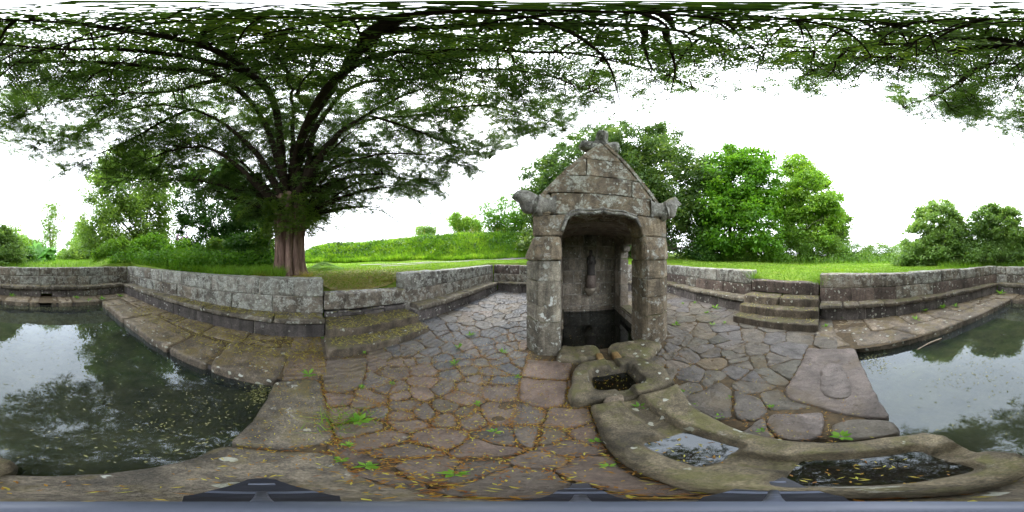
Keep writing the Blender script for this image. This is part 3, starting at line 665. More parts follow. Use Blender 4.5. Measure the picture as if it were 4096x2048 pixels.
# ---- steps
s1=thing('stone_steps','two broad mossy granite steps strewn with cut grass, left of the cobbles','steps')
def step(parent,poly,z0,z1,name='step',mat='step',bev=.035,seed=0):
    obj(name,slab_mesh(name,poly,z0,z1,bev=bev,step=.06,edge=.010,rough=.010,seed=seed),M[mat],parent)
step(s1,[(-2.20,.24),(-2.34,2.16),(-2.80,2.2),(-2.80,.26)],-.12,.145,seed=1)
step(s1,[(-2.62,.29),(-2.66,2.16),(-3.30,2.18),(-3.30,.31)],.10,.315,seed=2)
t1=thing('threshold_wall','low threshold of slates under one lichened slab atop the mossy steps','threshold')
blocks(t1,'threshold_slab',(-3.26,.31),(-3.24,2.18),[],.46,.81,.34,('wall',),1,r=.03,rough=.012)
for i in range(7):
    y=.33+i*.26; obj('slate',block_mesh('slate',(-3.21-random.uniform(0,.03),y,.385+.02*math.sin(i*2)),(.02,.24,.01),(-.28,0,0),(0,0,.035),r=.008,rough=.006,seed=i),M['base'],t1)
blocks(t1,'rubble_stone',(-3.24,.31),(-3.22,2.18),[.2,.45,.7],.30,.39,.34,('base',),1,r=.02,rough=.012)
s2=thing('stone_steps','three worn mossy granite steps climbing from the paving to the lawn','steps')
step(s2,[(3.20,1.93),(3.17,.04),(3.62,.03),(3.62,1.95)],-.12,.175,seed=5)
step(s2,[(3.52,1.94),(3.50,.04),(3.95,.03),(3.95,1.95)],.10,.365,seed=6)
step(s2,[(3.82,1.96),(3.82,1.02),(4.30,1.02),(4.30,1.97)],.30,.56,seed=7)
step(s2,[(3.81,.99),(3.80,.04),(4.30,.03),(4.30,.99)],.30,.56,seed=8)
t2=thing('threshold_wall','dark riser stone holding back the turf above the three steps','threshold')
blocks(t2,'threshold_slab',(4.32,1.96),(4.20,.04),[],.56,.89,.34,('wall_brown',),1,r=.03,rough=.012)

# ------------------------------------------------------------------ stone water channel with basins (carved height fields)
def rect(x0,x1,y0,y1): return [(x0,y0),(x1,y0),(x1,y1),(x0,y1)]
def smin(a,b,k): h=np.clip(.5+.5*(b-a)/k,0,1); return b*(1-h)+a*h-k*h*(1-h)
def carved(name,outer,top,carves,mat,parent,step=.0125,r=.07):
    P=np.array(outer); xs=np.arange(P[:,0].min()-.03,P[:,0].max()+.03,step); ys=np.arange(P[:,1].min()-.03,P[:,1].max()+.03,step)
    X,Y=np.meshgrid(xs,ys,indexing='ij'); q=np.c_[X.ravel(),Y.ravel(),X.ravel()*0]
    wob=(noise(q,5,3)*.012).reshape(X.shape)
    d=sd_poly(X,Y,outer)+wob
    u=np.clip((d+r)/r,0,1); Z=top-r*1.0*(1-np.sqrt(np.maximum(0,1-u**2)))
    Z=np.where(d>0,top-r-np.minimum(.3,d*10),Z)
    for poly,fl in carves:
        c=sd_poly(X,Y,poly)+wob*.8
        Z=smin(Z,fl+np.maximum(0,c)*3.2-np.clip(-c,0,.06)*.25,.035)
    Z+=(noise(q,7,3)*.006+noise(q,2.2,2)*.006).reshape(X.shape)
    a,b=X.shape; V=np.c_[X.ravel(),Y.ravel(),Z.ravel()]; i,j=np.meshgrid(np.arange(a-1),np.arange(b-1),indexing='ij'); k=(i*b+j).ravel()
    F=np.c_[k,k+b,k+b+1,k+1]; keep=(Z.ravel()[F]>-.25).any(1); F=F[keep]
    return obj(name,mesh_np(name,V,F),mat,parent)
tr=thing('stone_channel','mossy carved granite channel with basins running from spring house to pool','water channel')
carved('channel_block',[(.19,1.17),(.17,.5),(.15,0),(.11,-.25),(.12,-.48),(.2,-.54),(.38,-.5),(.57,-.54),(.66,-.48),(.69,-.3),(.70,0),(.72,.24),(.75,.46),(.78,.61),(.83,.8),(.93,1.06),(.99,1.19),(.6,1.19)],.115,
  [(rect(.44,.565,.55,1.35),.03),(rect(.35,.56,.33,.60),-.065),(rect(.40,.50,.0,.36),.025),(rect(.28,.49,-.32,.04),-.10),(rect(.35,.44,-.65,-.36),-.01),(rect(.35,.44,-.40,-.28),.02)],M['trough'],tr)
carved('basin_block',[(.05,1.21),(.03,1.35),(.06,1.55),(.10,1.85),(.2,1.99),(.55,2.03),(.80,1.98),(1.04,1.75),(1.06,1.5),(.99,1.215),(.62,1.205)],.12,
  [(rect(.34,.67,1.44,1.70),-.20),(rect(.46,.57,1.1,1.47),.03),(rect(.53,.62,1.66,2.15),.05)],M['trough'],tr)
obj('prop_stone',slab_mesh('prop_stone',[(.27,1.16),(.33,1.25),(.46,1.25),(.44,1.15)],-.05,.105,bev=.03,step=.03,seed=3),M['kerb'],tr)
for (x0,x1,y0,y1,z) in [(.30,.70,1.38,1.76,-.03),(.30,.62,.28,.66,.018),(.24,.54,-.36,.09,.004)]:
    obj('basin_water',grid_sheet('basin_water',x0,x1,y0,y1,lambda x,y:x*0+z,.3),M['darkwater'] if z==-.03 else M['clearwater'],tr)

# ------------------------------------------------------------------ spring house
sh=thing('spring_house','small gabled granite spring house with beast carvings and cross finial','spring house')
def pr(name,poly,lo,hi,plane='xz',mat='chapel',bev=.016,parent=sh,rough=.007,cell=.13):
    return obj(name,prism_mesh(name,poly,lo,hi,plane,bev,cell,rough,random.random()*30),M[mat],parent)
g=.004
PZ=[-.15,.58,.91,1.22,1.53]
Lp=[(-.06,2.34),(-.10,2.30),(-.385,2.29),(-.60,2.52),(-.60,2.80),(-.06,2.80)]
Rp=[(1.22,2.36),(1.27,2.30),(1.575,2.27),(1.785,2.45),(1.785,2.80),(1.22,2.80)]
for i in range(4):
    dz=(0,.03,-.05,.02)[i]
    pr('pillar_block',Lp,PZ[i]+g+(dz if i else 0),PZ[i+1]-g+((0,.03,-.05,.02,0)[i+1] if i<3 else 0),'xy','chapel_white',bev=.013)
    pr('pillar_block',Rp,PZ[i]+g,PZ[i+1]-g,'xy','chapel',bev=.013)
# set-off: stone with projecting lip and sloping weathering up to the plain upper corner
def setoff(lo,hi,z0,zl,z1,mat):
    bm=bmesh.new(); n=len(lo); rings=[(lo,z0,1.0),(lo,z0+.03,1.05),(lo,zl,1.06),(hi,z1,1.0)]
    cx=sum(p[0] for p in lo)/n; cy=sum(p[1] for p in lo)/n; VV=[]
    for pts_,z,sc in rings: VV.append([bm.verts.new((cx+(p[0]-cx)*sc,cy+(p[1]-cy)*sc if p[1]<2.7 else p[1],z)) for p in pts_])
    for a in range(3):
        for i in range(n): bm.faces.new((VV[a][i],VV[a][(i+1)%n],VV[a+1][(i+1)%n],VV[a+1][i]))
    bm.faces.new(VV[0][::-1]); bm.faces.new(VV[-1]); bmesh.ops.recalc_face_normals(bm,faces=bm.faces)
    bmesh.ops.bevel(bm,geom=[e for e in bm.edges if e.calc_face_angle(0)>.3],offset=.014,segments=2,affect='EDGES',clamp_overlap=True)
    bmesh.ops.triangulate(bm,faces=bm.faces)
    for _ in range(3): bmesh.ops.subdivide_edges(bm,edges=[e for e in bm.edges if e.calc_length()>.16],cuts=1); bmesh.ops.triangulate(bm,faces=[f for f in bm.faces if len(f.verts)>3])
    me=bpy.data.meshes.new('setoff_block'); bm.to_mesh(me); bm.free()
    V=np.array([v.co for v in me.vertices]); V+=noise3(V,4.5,3)*.007; me.vertices.foreach_set('co',V.astype(np.float32).ravel())
    obj('setoff_block',me,M[mat],sh)
Lu=[(-.06,2.36),(-.10,2.345),(-.44,2.345),(-.47,2.375),(-.47,2.80),(-.06,2.80)]
Ru=[(1.22,2.38),(1.27,2.345),(1.66,2.33),(1.70,2.37),(1.70,2.80),(1.22,2.80)]
setoff(Lp,Lu,1.535,1.60,1.885,'chapel'); setoff(Rp,Ru,1.535,1.60,1.925,'chapel')
# upper corner stones, corbelled in towards the arch
def arch_z(x):
    """underside of the flat ogee arch"""
    xs=[-.07,-.05,.02,.10,.24,.45,.54,.575,.61,.70,.91,1.10,1.20,1.23]; zs_=[1.80,1.90,2.10,2.18,2.215,2.215,2.235,2.262,2.235,2.222,2.225,2.17,2.03,1.80]
    return np.interp(x,xs,zs_)
xl=np.linspace(-.06,.06,6); pr('springer_block',[(-.47,1.892),(-.06,1.892)]+[(x,arch_z(x)) for x in xl[1:]]+[(.06,2.215),(-.47,2.215)],2.36,2.80,mat='chapel')
xr_=np.linspace(1.225,1.13,6); pr('springer_block',[(1.70,1.932),(1.70,2.262),(1.13,2.262)]+[(x,arch_z(x)) for x in xr_[::-1]][:-1]+[(1.225,1.932)],2.36,2.80,mat='chapel')
# lintel with ogee arch
xa=np.linspace(.063,1.127,36)
pr('lintel',[(-.20,2.223)]+[(.062,2.223)]+[(x,arch_z(x)) for x in xa]+[(1.128,2.268),(1.42,2.268),(1.42,2.585),(-.20,2.56)],2.365,2.80,mat='gable',bev=.010)
pr('kneeler',[(-.50,2.222),(-.206,2.222),(-.206,2.555),(-.33,2.54),(-.50,2.42)],2.36,2.80,mat='chapel')
pr('kneeler',[(1.426,2.27),(1.73,2.27),(1.73,2.45),(1.53,2.56),(1.426,2.582)],2.36,2.80,mat='chapel')
# moulded hood following the arch (proud lip)
def hood(off,y,rad,name='arch_moulding'):
    xs=np.concatenate([np.linspace(-.04,.10,8),np.linspace(.14,.50,10),[.55,.575,.60],np.linspace(.65,1.0,10),np.linspace(1.04,1.19,8)])
    z=arch_z(xs)+off; pth=np.c_[xs,np.full(len(xs),y),z]; V,F=tube(pth,rad,8); V=np.array(V); V+=noise3(V,6,2)*.004
    obj(name,mesh_np(name,V,F),M['carved'],sh)
hood(.035,2.365,.028); hood(.085,2.372,.020)
# gable courses
def gx(z):  # half outline of the gable at height z
    t=(z-2.56)/(3.60-2.56); return -.315+t*(.545+.315), 1.50+t*(.60-1.50)
def course(z0,z1,joints,y0,y1,mat,ins=0.0):
    a0,b0=gx(z0); a1,b1=gx(z1); a0+=ins;b0-=ins;a1+=ins;b1-=ins; J=[None]+joints+[None]
    for i in range(len(J)-1):
        lo=(a0,a1) if J[i] is None else (J[i]+g,J[i]+g); hi=(b0,b1) if J[i+1] is None else (J[i+1]-g,J[i+1]-g)
        pr('gable_stone' if y0<2.5 else 'roof_stone',[(lo[0],z0+.001),(hi[0],z0+.001),(hi[1],z1-.001),(lo[1],z1-.001)],y0,y1,mat=mat,bev=.006)
for (y0,y1,ins) in [(2.355,2.78,0),(2.785,3.6,.05),(3.605,4.4,.05),(4.405,4.9,.05),(4.905,5.25,0)]:
    m_='gable'
    course(2.575,2.875,[1.03] if y0<2.5 else [.55],y0,y1,m_,ins); course(2.88,3.21,[.32] if y0<2.5 else [],y0,y1,m_,ins); course(3.215,3.575,[],y0,y1,m_,ins)
for y0,y1 in ((2.343,2.80),(4.895,5.262)):
    for side in (0,1):
        a0=gx(2.50)[side]; a1=gx(3.59)[side]; sg=-1 if side==0 else 1; dx,dz=a1-a0,3.59-2.50; L_=math.hypot(dx,dz); nx,nz=sg*abs(dz)/L_*.018,abs(dx)/L_*.018
        for t0,t1 in ((0,.36),(.36,.7),(.7,1.0)):
            P0=(a0+dx*t0,2.50+dz*t0); P1=(a0+dx*(t1-.004),2.50+dz*(t1-.004))
            pr('gable_coping',[(P0[0]-2.6*nx,P0[1]-2.6*nz),(P1[0]-2.6*nx,P1[1]-2.6*nz),(P1[0]+nx,P1[1]+nz),(P0[0]+nx,P0[1]+nz)],y0,y1,mat='gable',bev=.006,rough=.004)
# side walls (interior face x=-.05 and x=1.50), window opening in the east wall, rear wall
SZ=[-.6,.10,.45,.80,1.17,1.52,1.89,2.215,2.56]
for i in range(8):
    z0,z1=SZ[i]+g,SZ[i+1]-g
    for (y0,y1) in ([(2.805,3.02),(4.22,5.2)] if 1<=i<6 else [(2.805,3.6),(3.605,4.3),(4.305,5.2)]): pr('wall_block',[(-.48,y0+g),(-.05,y0+g),(-.05,y1-g),(-.48,y1-g)],z0,z1,'xy','inner' if i<7 else 'chapel',bev=.012,cell=.3)
    if i<1: segs=[(2.805,4.0),(4.005,5.2)]
    elif i<6: segs=[(2.805,3.02),(4.22,5.2)]
    else: segs=[(2.805,3.9),(3.905,5.2)]
    for (y0,y1) in segs: pr('wall_block',[(1.50,y0+g),(1.74,y0+g),(1.74,y1-g),(1.50,y1-g)],z0,z1,'xy','inner',bev=.014,cell=.3)
pr('window_sill',[(1.46,3.02),(1.78,3.02),(1.78,4.22),(1.46,4.22)],.10,.20,'xy','step',bev=.03)
pr('window_sill',[(-.50,3.02),(-.03,3.02),(-.03,4.22),(-.50,4.22)],.10,.20,'xy','step',bev=.03)
for y0,y1,s in [(4.06,4.215,1),(3.025,3.18,-1)]:   # shouldered window head
    pr('window_shoulder',[(y0,1.72),(y1,1.72),(y1,1.887),(y0,1.887)] ,1.505,1.735,'yz','inner',bev=.03)
BJ={0:[.45,.95],1:[.74],2:[.5,1.05],3:[.25,.52,.9],4:[.32,1.2],5:[.45,.95],6:[.55,.93]}
for i in range(7):
    xs=[-.05]+BJ[i]+[1.5]
    for a,b in zip(xs[:-1],xs[1:]):
        blk=(i==6 and abs(a-.55)<.01)
        pr('niche_stone' if blk else 'back_block',[(a+.008,SZ[i]+.008),(b-.008,SZ[i]+.008),(b-.008,SZ[i+1]-.008),(a+.008,SZ[i+1]-.008)],4.69 if blk else 4.72-random.uniform(0,.008),5.2,'xz','carved' if blk else 'inner',bev=.013,cell=.25)
pr('mortar_backing',[(-.06,-.5),(1.52,-.5),(1.52,2.5),(-.06,2.5)],4.726,5.15,'xz','mortar',cell=2)
# vault slabs
for (y0,y1) in [(2.805,3.4),(3.405,4.0),(4.005,4.70)]:
    xs=np.linspace(-.05,1.50,16); zz_=2.06+.16*np.clip(1-((xs-.72)/.78)**2,0,1)**.5
    pr('vault_slab',[(x,z) for x,z in zip(xs,zz_)]+[(1.50,2.57),(-.05,2.57)],y0+g,y1-g,'xz','inner',bev=.012,cell=.3)
# spring basin
sb=thing('spring_basin',None,None,kind='structure')
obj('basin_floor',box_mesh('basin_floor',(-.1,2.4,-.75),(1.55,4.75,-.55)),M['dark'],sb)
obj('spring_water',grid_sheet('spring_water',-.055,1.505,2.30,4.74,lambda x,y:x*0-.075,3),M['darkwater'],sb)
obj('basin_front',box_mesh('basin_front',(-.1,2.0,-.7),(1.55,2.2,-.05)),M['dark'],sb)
# threshold stones in the doorway
for pl,z in [([(-.10,2.28),(-.06,2.48),(.42,2.47),(.50,2.40),(.51,2.18),(.44,2.03),(.05,2.05),(-.12,2.12)],.10),([(.61,2.20),(.63,2.36),(.75,2.45),(1.26,2.46),(1.33,2.30),(1.45,2.10),(1.0,1.80),(.70,2.03)],.105)]:
    obj('door_sill',slab_mesh('door_sill',pl,-.3,z,bev=.06,step=.04,edge=.012,rough=.014,seed=z*100,round_corners=2),M['trough'],sh)
ochre=simple('ochre_stained_stone',(.12,.075,.025),(.26,.165,.06),14,.6,.5)
for (x,y) in [(.455,2.06),(.68,2.05)]:
    obj('stop_stone',block_mesh('stop_stone',(x-.045,y-.09,-.02),(.09,0,0),(0,.17,0),(0,0,.145),r=.03,rough=.008,seed=x),ochre,sh)
# carved beasts and the finial: skinned skeletons turned to mesh
def skin_mesh(name,verts,edges,rads,mat,parent,sub=2,rough=.008):
    me=bpy.data.meshes.new(name); me.from_pydata(verts,edges,[]); o=bpy.data.objects.new(name,me); S.collection.objects.link(o)
    sk=o.modifiers.new('s','SKIN'); sk.use_smooth_shade=True; o.modifiers.new('d','SUBSURF').levels=sub
    for i,d in enumerate(me.skin_vertices[0].data): r=rads[i]; d.radius=r if isinstance(r,tuple) else (r,r); d.use_root=(i==0)
    dg=bpy.context.evaluated_depsgraph_get(); m2=bpy.data.meshes.new_from_object(o.evaluated_get(dg)); bpy.data.objects.remove(o)
    V=np.array([v.co for v in m2.vertices]); V+=noise3(V,8,3)*rough; m2.vertices.foreach_set('co',V.astype(np.float32).ravel())
    m2.polygons.foreach_set('use_smooth',np.ones(len(m2.polygons),bool)); m2.name=name
    m2.materials.clear(); return obj(name,m2,mat,parent)
# left beast: crouching, head raised outward (to -x, forward)
BE=[(0,1),(1,2),(2,3),(3,4),(4,5),(1,6),(6,7),(2,8),(8,9),(0,10),(4,11)]; BR=[.15,.175,.155,.125,.11,.06,.12,.09,.095,.07,.12,.04]
skin_mesh('carved_beast',[(-.30,2.46,2.38),(-.40,2.42,2.36),(-.51,2.39,2.43),(-.605,2.36,2.535),(-.665,2.345,2.565),(-.735,2.33,2.485),(-.40,2.36,2.27),(-.44,2.33,2.23),(-.54,2.34,2.32),(-.57,2.31,2.245),(-.22,2.48,2.38),(-.69,2.35,2.64)],BE,BR,M['carved'],sh)
skin_mesh('carved_beast',[(1.55,2.44,2.42),(1.645,2.41,2.40),(1.755,2.38,2.48),(1.845,2.35,2.60),(1.90,2.335,2.64),(1.965,2.32,2.56),(1.65,2.35,2.31),(1.69,2.32,2.27),(1.785,2.33,2.36),(1.81,2.31,2.29),(1.47,2.46,2.42),(1.88,2.36,2.73)],BE,BR,M['carved'],sh)
fin=skin_mesh('finial',[(.575,2.62,3.50),(.575,2.62,3.66),(.575,2.52,3.78),(.575,2.44,3.92),(.575,2.42,4.01),
  (.42,2.60,3.68),(.30,2.57,3.69),(.235,2.55,3.70),(.73,2.60,3.71),(.84,2.57,3.72),(.90,2.55,3.71),(.575,2.80,3.72),(.575,2.98,3.76)],
 [(0,1),(1,2),(2,3),(3,4),(1,5),(5,6),(6,7),(1,8),(8,9),(9,10),(1,11),(11,12)],[.16,.15,.115,.105,.095,.115,.135,.10,.115,.14,.105,.11,.10],M['carved'],sh)
V,F=tube(np.array([(.515,2.42,3.93),(.575,2.355,3.93),(.64,2.42,3.93)]),.022,8); obj('finial_band',mesh_np('finial_band',V,F),M['carved'],fin)
V,F=tube(np.array([(.845,2.49,3.72),(.845,2.475,3.72)]),.022,10); obj('carved_eye',mesh_np('carved_eye',V,F),M['base'],fin)
V,F=tube(np.array([(.74,2.60,3.50),(.745,2.59,3.62)]),.014,8); obj('finial_prop',mesh_np('finial_prop',V,F),M['carved'],fin)
# corbel, pedestal and statue on the back wall
def lathe(name,prof,cx,cy,mat,parent,sides=16,sx=1,sy=1,half=False,fold=0,**k):
    V=[];F=[]; n=len(prof)
    for i,(r,z) in enumerate(prof):
        for s in range(sides):
            a=s/sides*2*math.pi; rr=r*(1+fold*math.sin(a*7+z*5)*(.5+.5*math.sin(z*9)))
            V.append((cx+rr*sx*math.cos(a),cy+rr*sy*math.sin(a),z))
    for i in range(n-1):
        for s in range(sides): t=(s+1)%sides; F.append((i*sides+s,i*sides+t,(i+1)*sides+t,(i+1)*sides+s))
    F.append(tuple(range(sides))[::-1]); F.append(tuple((n-1)*sides+s for s in range(sides)))
    V=np.array(V); V+=noise3(V,9,2)*.003
    return obj(name,mesh_np(name,V,F),mat,parent,**k)
lathe('corbel',[(.05,.43),(.09,.47),(.13,.53),(.175,.60),(.18,.63),(.185,.69)],.735,4.66,M['inner'],sh,20)
pd=lathe('statue_pedestal',[(.148,.69),(.148,1.05)],.745,4.60,M['pink'],None,6,label='six-sided rose granite pedestal on the corbel inside the spring house',cat='pedestal')
st=thing('statue','dark weathered robed statue standing on the pedestal inside the spring house','statue')
lathe('robe',[(.115,1.05),(.112,1.10),(.105,1.25),(.112,1.38),(.120,1.48),(.115,1.55),(.075,1.60),(.045,1.63)],.755,4.60,M['statue'],st,28,1.0,.75,fold=.10)
lathe('head',[(.03,1.60),(.045,1.63),(.058,1.68),(.055,1.73),(.035,1.765),(.01,1.775)],.745,4.585,M['statue'],st,16)
skin_mesh('arms',[(.66,4.58,1.50),(.65,4.53,1.38),(.72,4.50,1.36),(.85,4.58,1.50),(.87,4.53,1.38),(.79,4.50,1.38),(.77,4.49,1.45)],[(0,1),(1,2),(2,5),(5,4),(4,3),(5,6)],[.035,.032,.028,.035,.032,.028,.03],M['statue'],st,rough=.003)

# ------------------------------------------------------------------ tripod under the camera
tp=thing('tripod','low black and blue-grey camera tripod standing at the pool edge','tripod')
V,F=tube(np.array([(0,0,.30),(0,0,.9),(0,0,1.30)]),.013,16); obj('centre_pole',mesh_np('centre_pole',V,F),M['alu'],tp)
V,F=tube(np.array([(0,0,1.30),(0,0,1.33)]),.0175,24); obj('mount_plate',mesh_np('mount_plate',V,F),M['alu'],tp)
V,F=tube(np.array([(0,0,.24),(0,0,.36)]),.032,20); obj('hub',mesh_np('hub',V,F),M['black'],tp)
for th,ln,fw in ((-88,.325,.13),(24,.275,.06),(92,.345,.115)):
    a=R(th-YAW); e=np.array([math.sin(a),math.cos(a),0]); s_=np.array([e[1],-e[0],0]); z1=.03 
    V=[];F=[]
    for r_,z_,w_0 in ((.025,.285,.045),(.07,.21,.075),(.125,.135,fw),(.20,.075,fw*.92),(ln-.05,.036,fw*.62),(ln-.012,.022,fw*.42),(ln,.018,fw*.2)):
        for dz in (0,.020):
            for sg_ in (-1,1): V.append(e*r_+s_*w_0*.5*sg_+np.array([0,0,z_+dz]))
    for q_ in range(6):
        b=q_*4; c=b+4; F+=[(b,b+1,c+1,c),(b+3,b+2,c+2,c+3),(b+2,b,c,c+2),(b+1,b+3,c+3,c+1)]
    F+=[(0,2,3,1),(24,25,27,26)]
    lg=obj('leg',mesh_np('leg',np.array(V),F,smooth=False),M['black'],tp)
    obj('foot',block_mesh('foot',e*(ln-.03)-s_*.016+np.array([0,0,.008]),s_*.032,e*.035,np.array([0,0,.022]),r=.008,rough=0,cell=.02),M['black'],lg)
    obj('leg_band',block_mesh('leg_band',e*.165-s_*fw*.47+np.array([0,0,.122]),s_*fw*.94,e*.022-np.array([0,0,.02]),np.array([0,0,.008]),r=.003,rough=0,cell=.05),M['alu'],lg)
    V,F=tube(np.array([e*(ln-.06)-s_*.022+np.array([0,0,.06]),e*(ln-.06)+s_*.022+np.array([0,0,.06])]),.010,12); obj('lock_screw',mesh_np('lock_screw',V,F),M['alu'],lg)
    p0=np.array([0,0,.52]); p1=e*(ln*.55)+np.array([0,0,.17]); V,F=tube(np.array([p0,p1]),.006,8); obj('brace',mesh_np('brace',V,F),M['alu'],tp)
V,F=tube(np.array([(0,0,.49),(0,0,.55)]),.024,16); obj('collar',mesh_np('collar',V,F),M['black'],tp)

# ------------------------------------------------------------------ the old yew
yew=thing('yew_tree','huge old yew with fluted red-brown trunk spreading over the court','tree')
TB=np.array([-4.46,-.52])
n_s=120; zs_=np.concatenate([np.linspace(.9,1.35,8),np.linspace(1.45,2.5,10),np.linspace(2.65,3.3,5)])
V=[];F=[]
for i,z in enumerate(zs_):
    a=np.arange(n_s)/n_s*2*math.pi
    r=.335+.20*np.exp(-(z-.98)/.16)+.03*max(0,z-2.2)
    fl=.10*np.sin(a*5+.5+z*.25)+.075*np.sin(a*9+1.7-z*.2)+.05*np.abs(np.sin(a*8.5+z*.4))-.34*np.exp(-((a-5.95)/.085)**2)-.2*np.exp(-((a-.35)/.07)**2)-.16*np.exp(-((a-5.55)/.06)**2)
    fl=fl*(1+.6*math.exp(-(z-1.0)/.25))
    rr=r*(1+fl)
    x=TB[0]+rr*np.cos(a); y=TB[1]+rr*np.sin(a)*1.05
    V.append(np.c_[x,y,np.full(n_s,z)])
V=np.concatenate(V); V[:,:2]+=(noise3(V,5,3)*.012)[:,:2]; m=len(zs_)
for i in range(m-1):
    for s in range(n_s): t=(s+1)%n_s; F.append((i*n_s+s,i*n_s+t,(i+1)*n_s+t,(i+1)*n_s+s))
F.append(tuple((m-1)*n_s+s for s in range(n_s)))
obj('trunk',mesh_np('trunk',V,F),M['yewbark'],yew)
# main limbs: (panorama x, y, horizontal distance) -> 3D path, start radius, end radius
HUB=np.array([TB[0],TB[1],2.6])
def PT(*l):
    out=[]
    for vx,vy,d in l:       # limbs level off into a flat roof of boughs 3-6 m above the eye
        p=at(vx,vy,d)-np.array([0,0,EYE]); cap_=3.0+2.7*max(vy,0)/300
        if p[2]>cap_: p=p*(cap_/p[2])
        out.append(p+np.array([0,0,EYE]))
    return out
LIMBS=[
 (PT((740,505,4.3),(790,420,4.2),(850,340,4.3),(920,290,4.5),(1000,250,4.8),(1060,222,5.0),(1150,200,5.2),(1280,190,5.2)),.13,.03),
 (PT((750,480,4.4),(820,432,4.5),(900,402,4.9),(1000,385,5.4),(1100,395,6.0),(1190,430,6.6)),.10,.015),
 (PT((760,500,4.5),(860,450,5.2),(960,440,5.8),(1060,455,6.2)),.08,.015),
 (PT((735,500,4.5),(735,400,4.7),(738,300,5.0),(735,230,5.0),(705,150,4.3),(690,90,3.2)),.12,.03),
 (PT((760,480,4.4),(785,350,4.5),(782,280,4.6),(750,235,4.8),(790,170,4.6),(850,120,4.0)),.10,.03),
 (PT((705,520,4.3),(640,460,4.3),(600,420,4.4),(520,372,4.7),(440,375,5.2),(360,400,5.8),(270,430,6.4)),.12,.015),
 (PT((700,480,4.4),(640,380,4.6),(560,310,4.9),(480,275,5.2),(360,268,5.6),(200,330,6.2),(90,372,6.6)),.11,.012),
 (PT((690,505,4.5),(600,480,5.0),(500,455,5.6),(400,455,6.2),(290,445,6.6)),.09,.012),
 (PT((715,460,4.4),(690,260,4.2),(640,195,3.9),(500,150,3.3),(350,128,3.2),(150,124,3.5),(0,114,3.9),(-90,118,4.2),(-200,135,4.6)),.11,.02),
 (PT((712,460,4.5),(660,300,4.9),(560,200,4.8),(400,170,4.9),(200,156,5.0),(0,158,5.2),(-90,160,5.6),(-150,200,6.0),(-190,270,6.4)),.10,.015),
 (PT((735,430,4.5),(840,220,4.3),(900,130,3.6),(938,85,2.7),(1000,45,1.9),(1400,28,1.5),(1800,45,2.0),(1850,75,2.8)),.11,.02),
 (PT((745,440,4.5),(830,270,4.8),(900,212,4.9),(1050,195,5.0),(1290,178,5.3),(1450,215,5.8),(1560,265,6.2)),.09,.012),
 (PT((750,450,4.6),(900,310,5.3),(1050,290,5.8),(1200,265,6.2),(1330,290,6.6),(1420,330,7.0)),.09,.012),
 (PT((735,430,4.6),(900,160,4.6),(1100,130,4.4),(1300,128,4.6),(1500,145,5.0),(1640,175,5.4),(1745,222,5.8)),.09,.012),
 (PT((938,85,2.7),(1290,62,2.7),(1650,72,2.9),(1800,105,3.5),(1900,120,3.9)),.05,.012),
 (PT((0,114,3.9),(-120,95,3.0),(-300,110,3.4),(-480,128,3.9),(-600,130,4.2),(-720,150,4.5)),.05,.010),
 (PT((-60,118,4.0),(-300,140,4.3),(-450,150,4.7),(-560,195,5.0)),.05,.010),
 (PT((-90,160,5.6),(-200,230,6.0),(-300,270,6.3)),.045,.010),
 (PT((640,195,3.9),(400,90,2.2),(200,60,1.7),(-100,50,1.7),(-400,70,2.2)),.05,.012),
 (PT((560,200,4.8),(420,230,5.6),(250,240,6.2),(60,290,6.8)),.06,.012),
 (PT((480,275,5.2),(330,350,6.0),(220,400,6.6),(160,430,7.0)),.05,.010),
 (PT((920,290,4.5),(1050,330,5.4),(1150,370,6.2),(1230,400,6.8)),.05,.010),
]
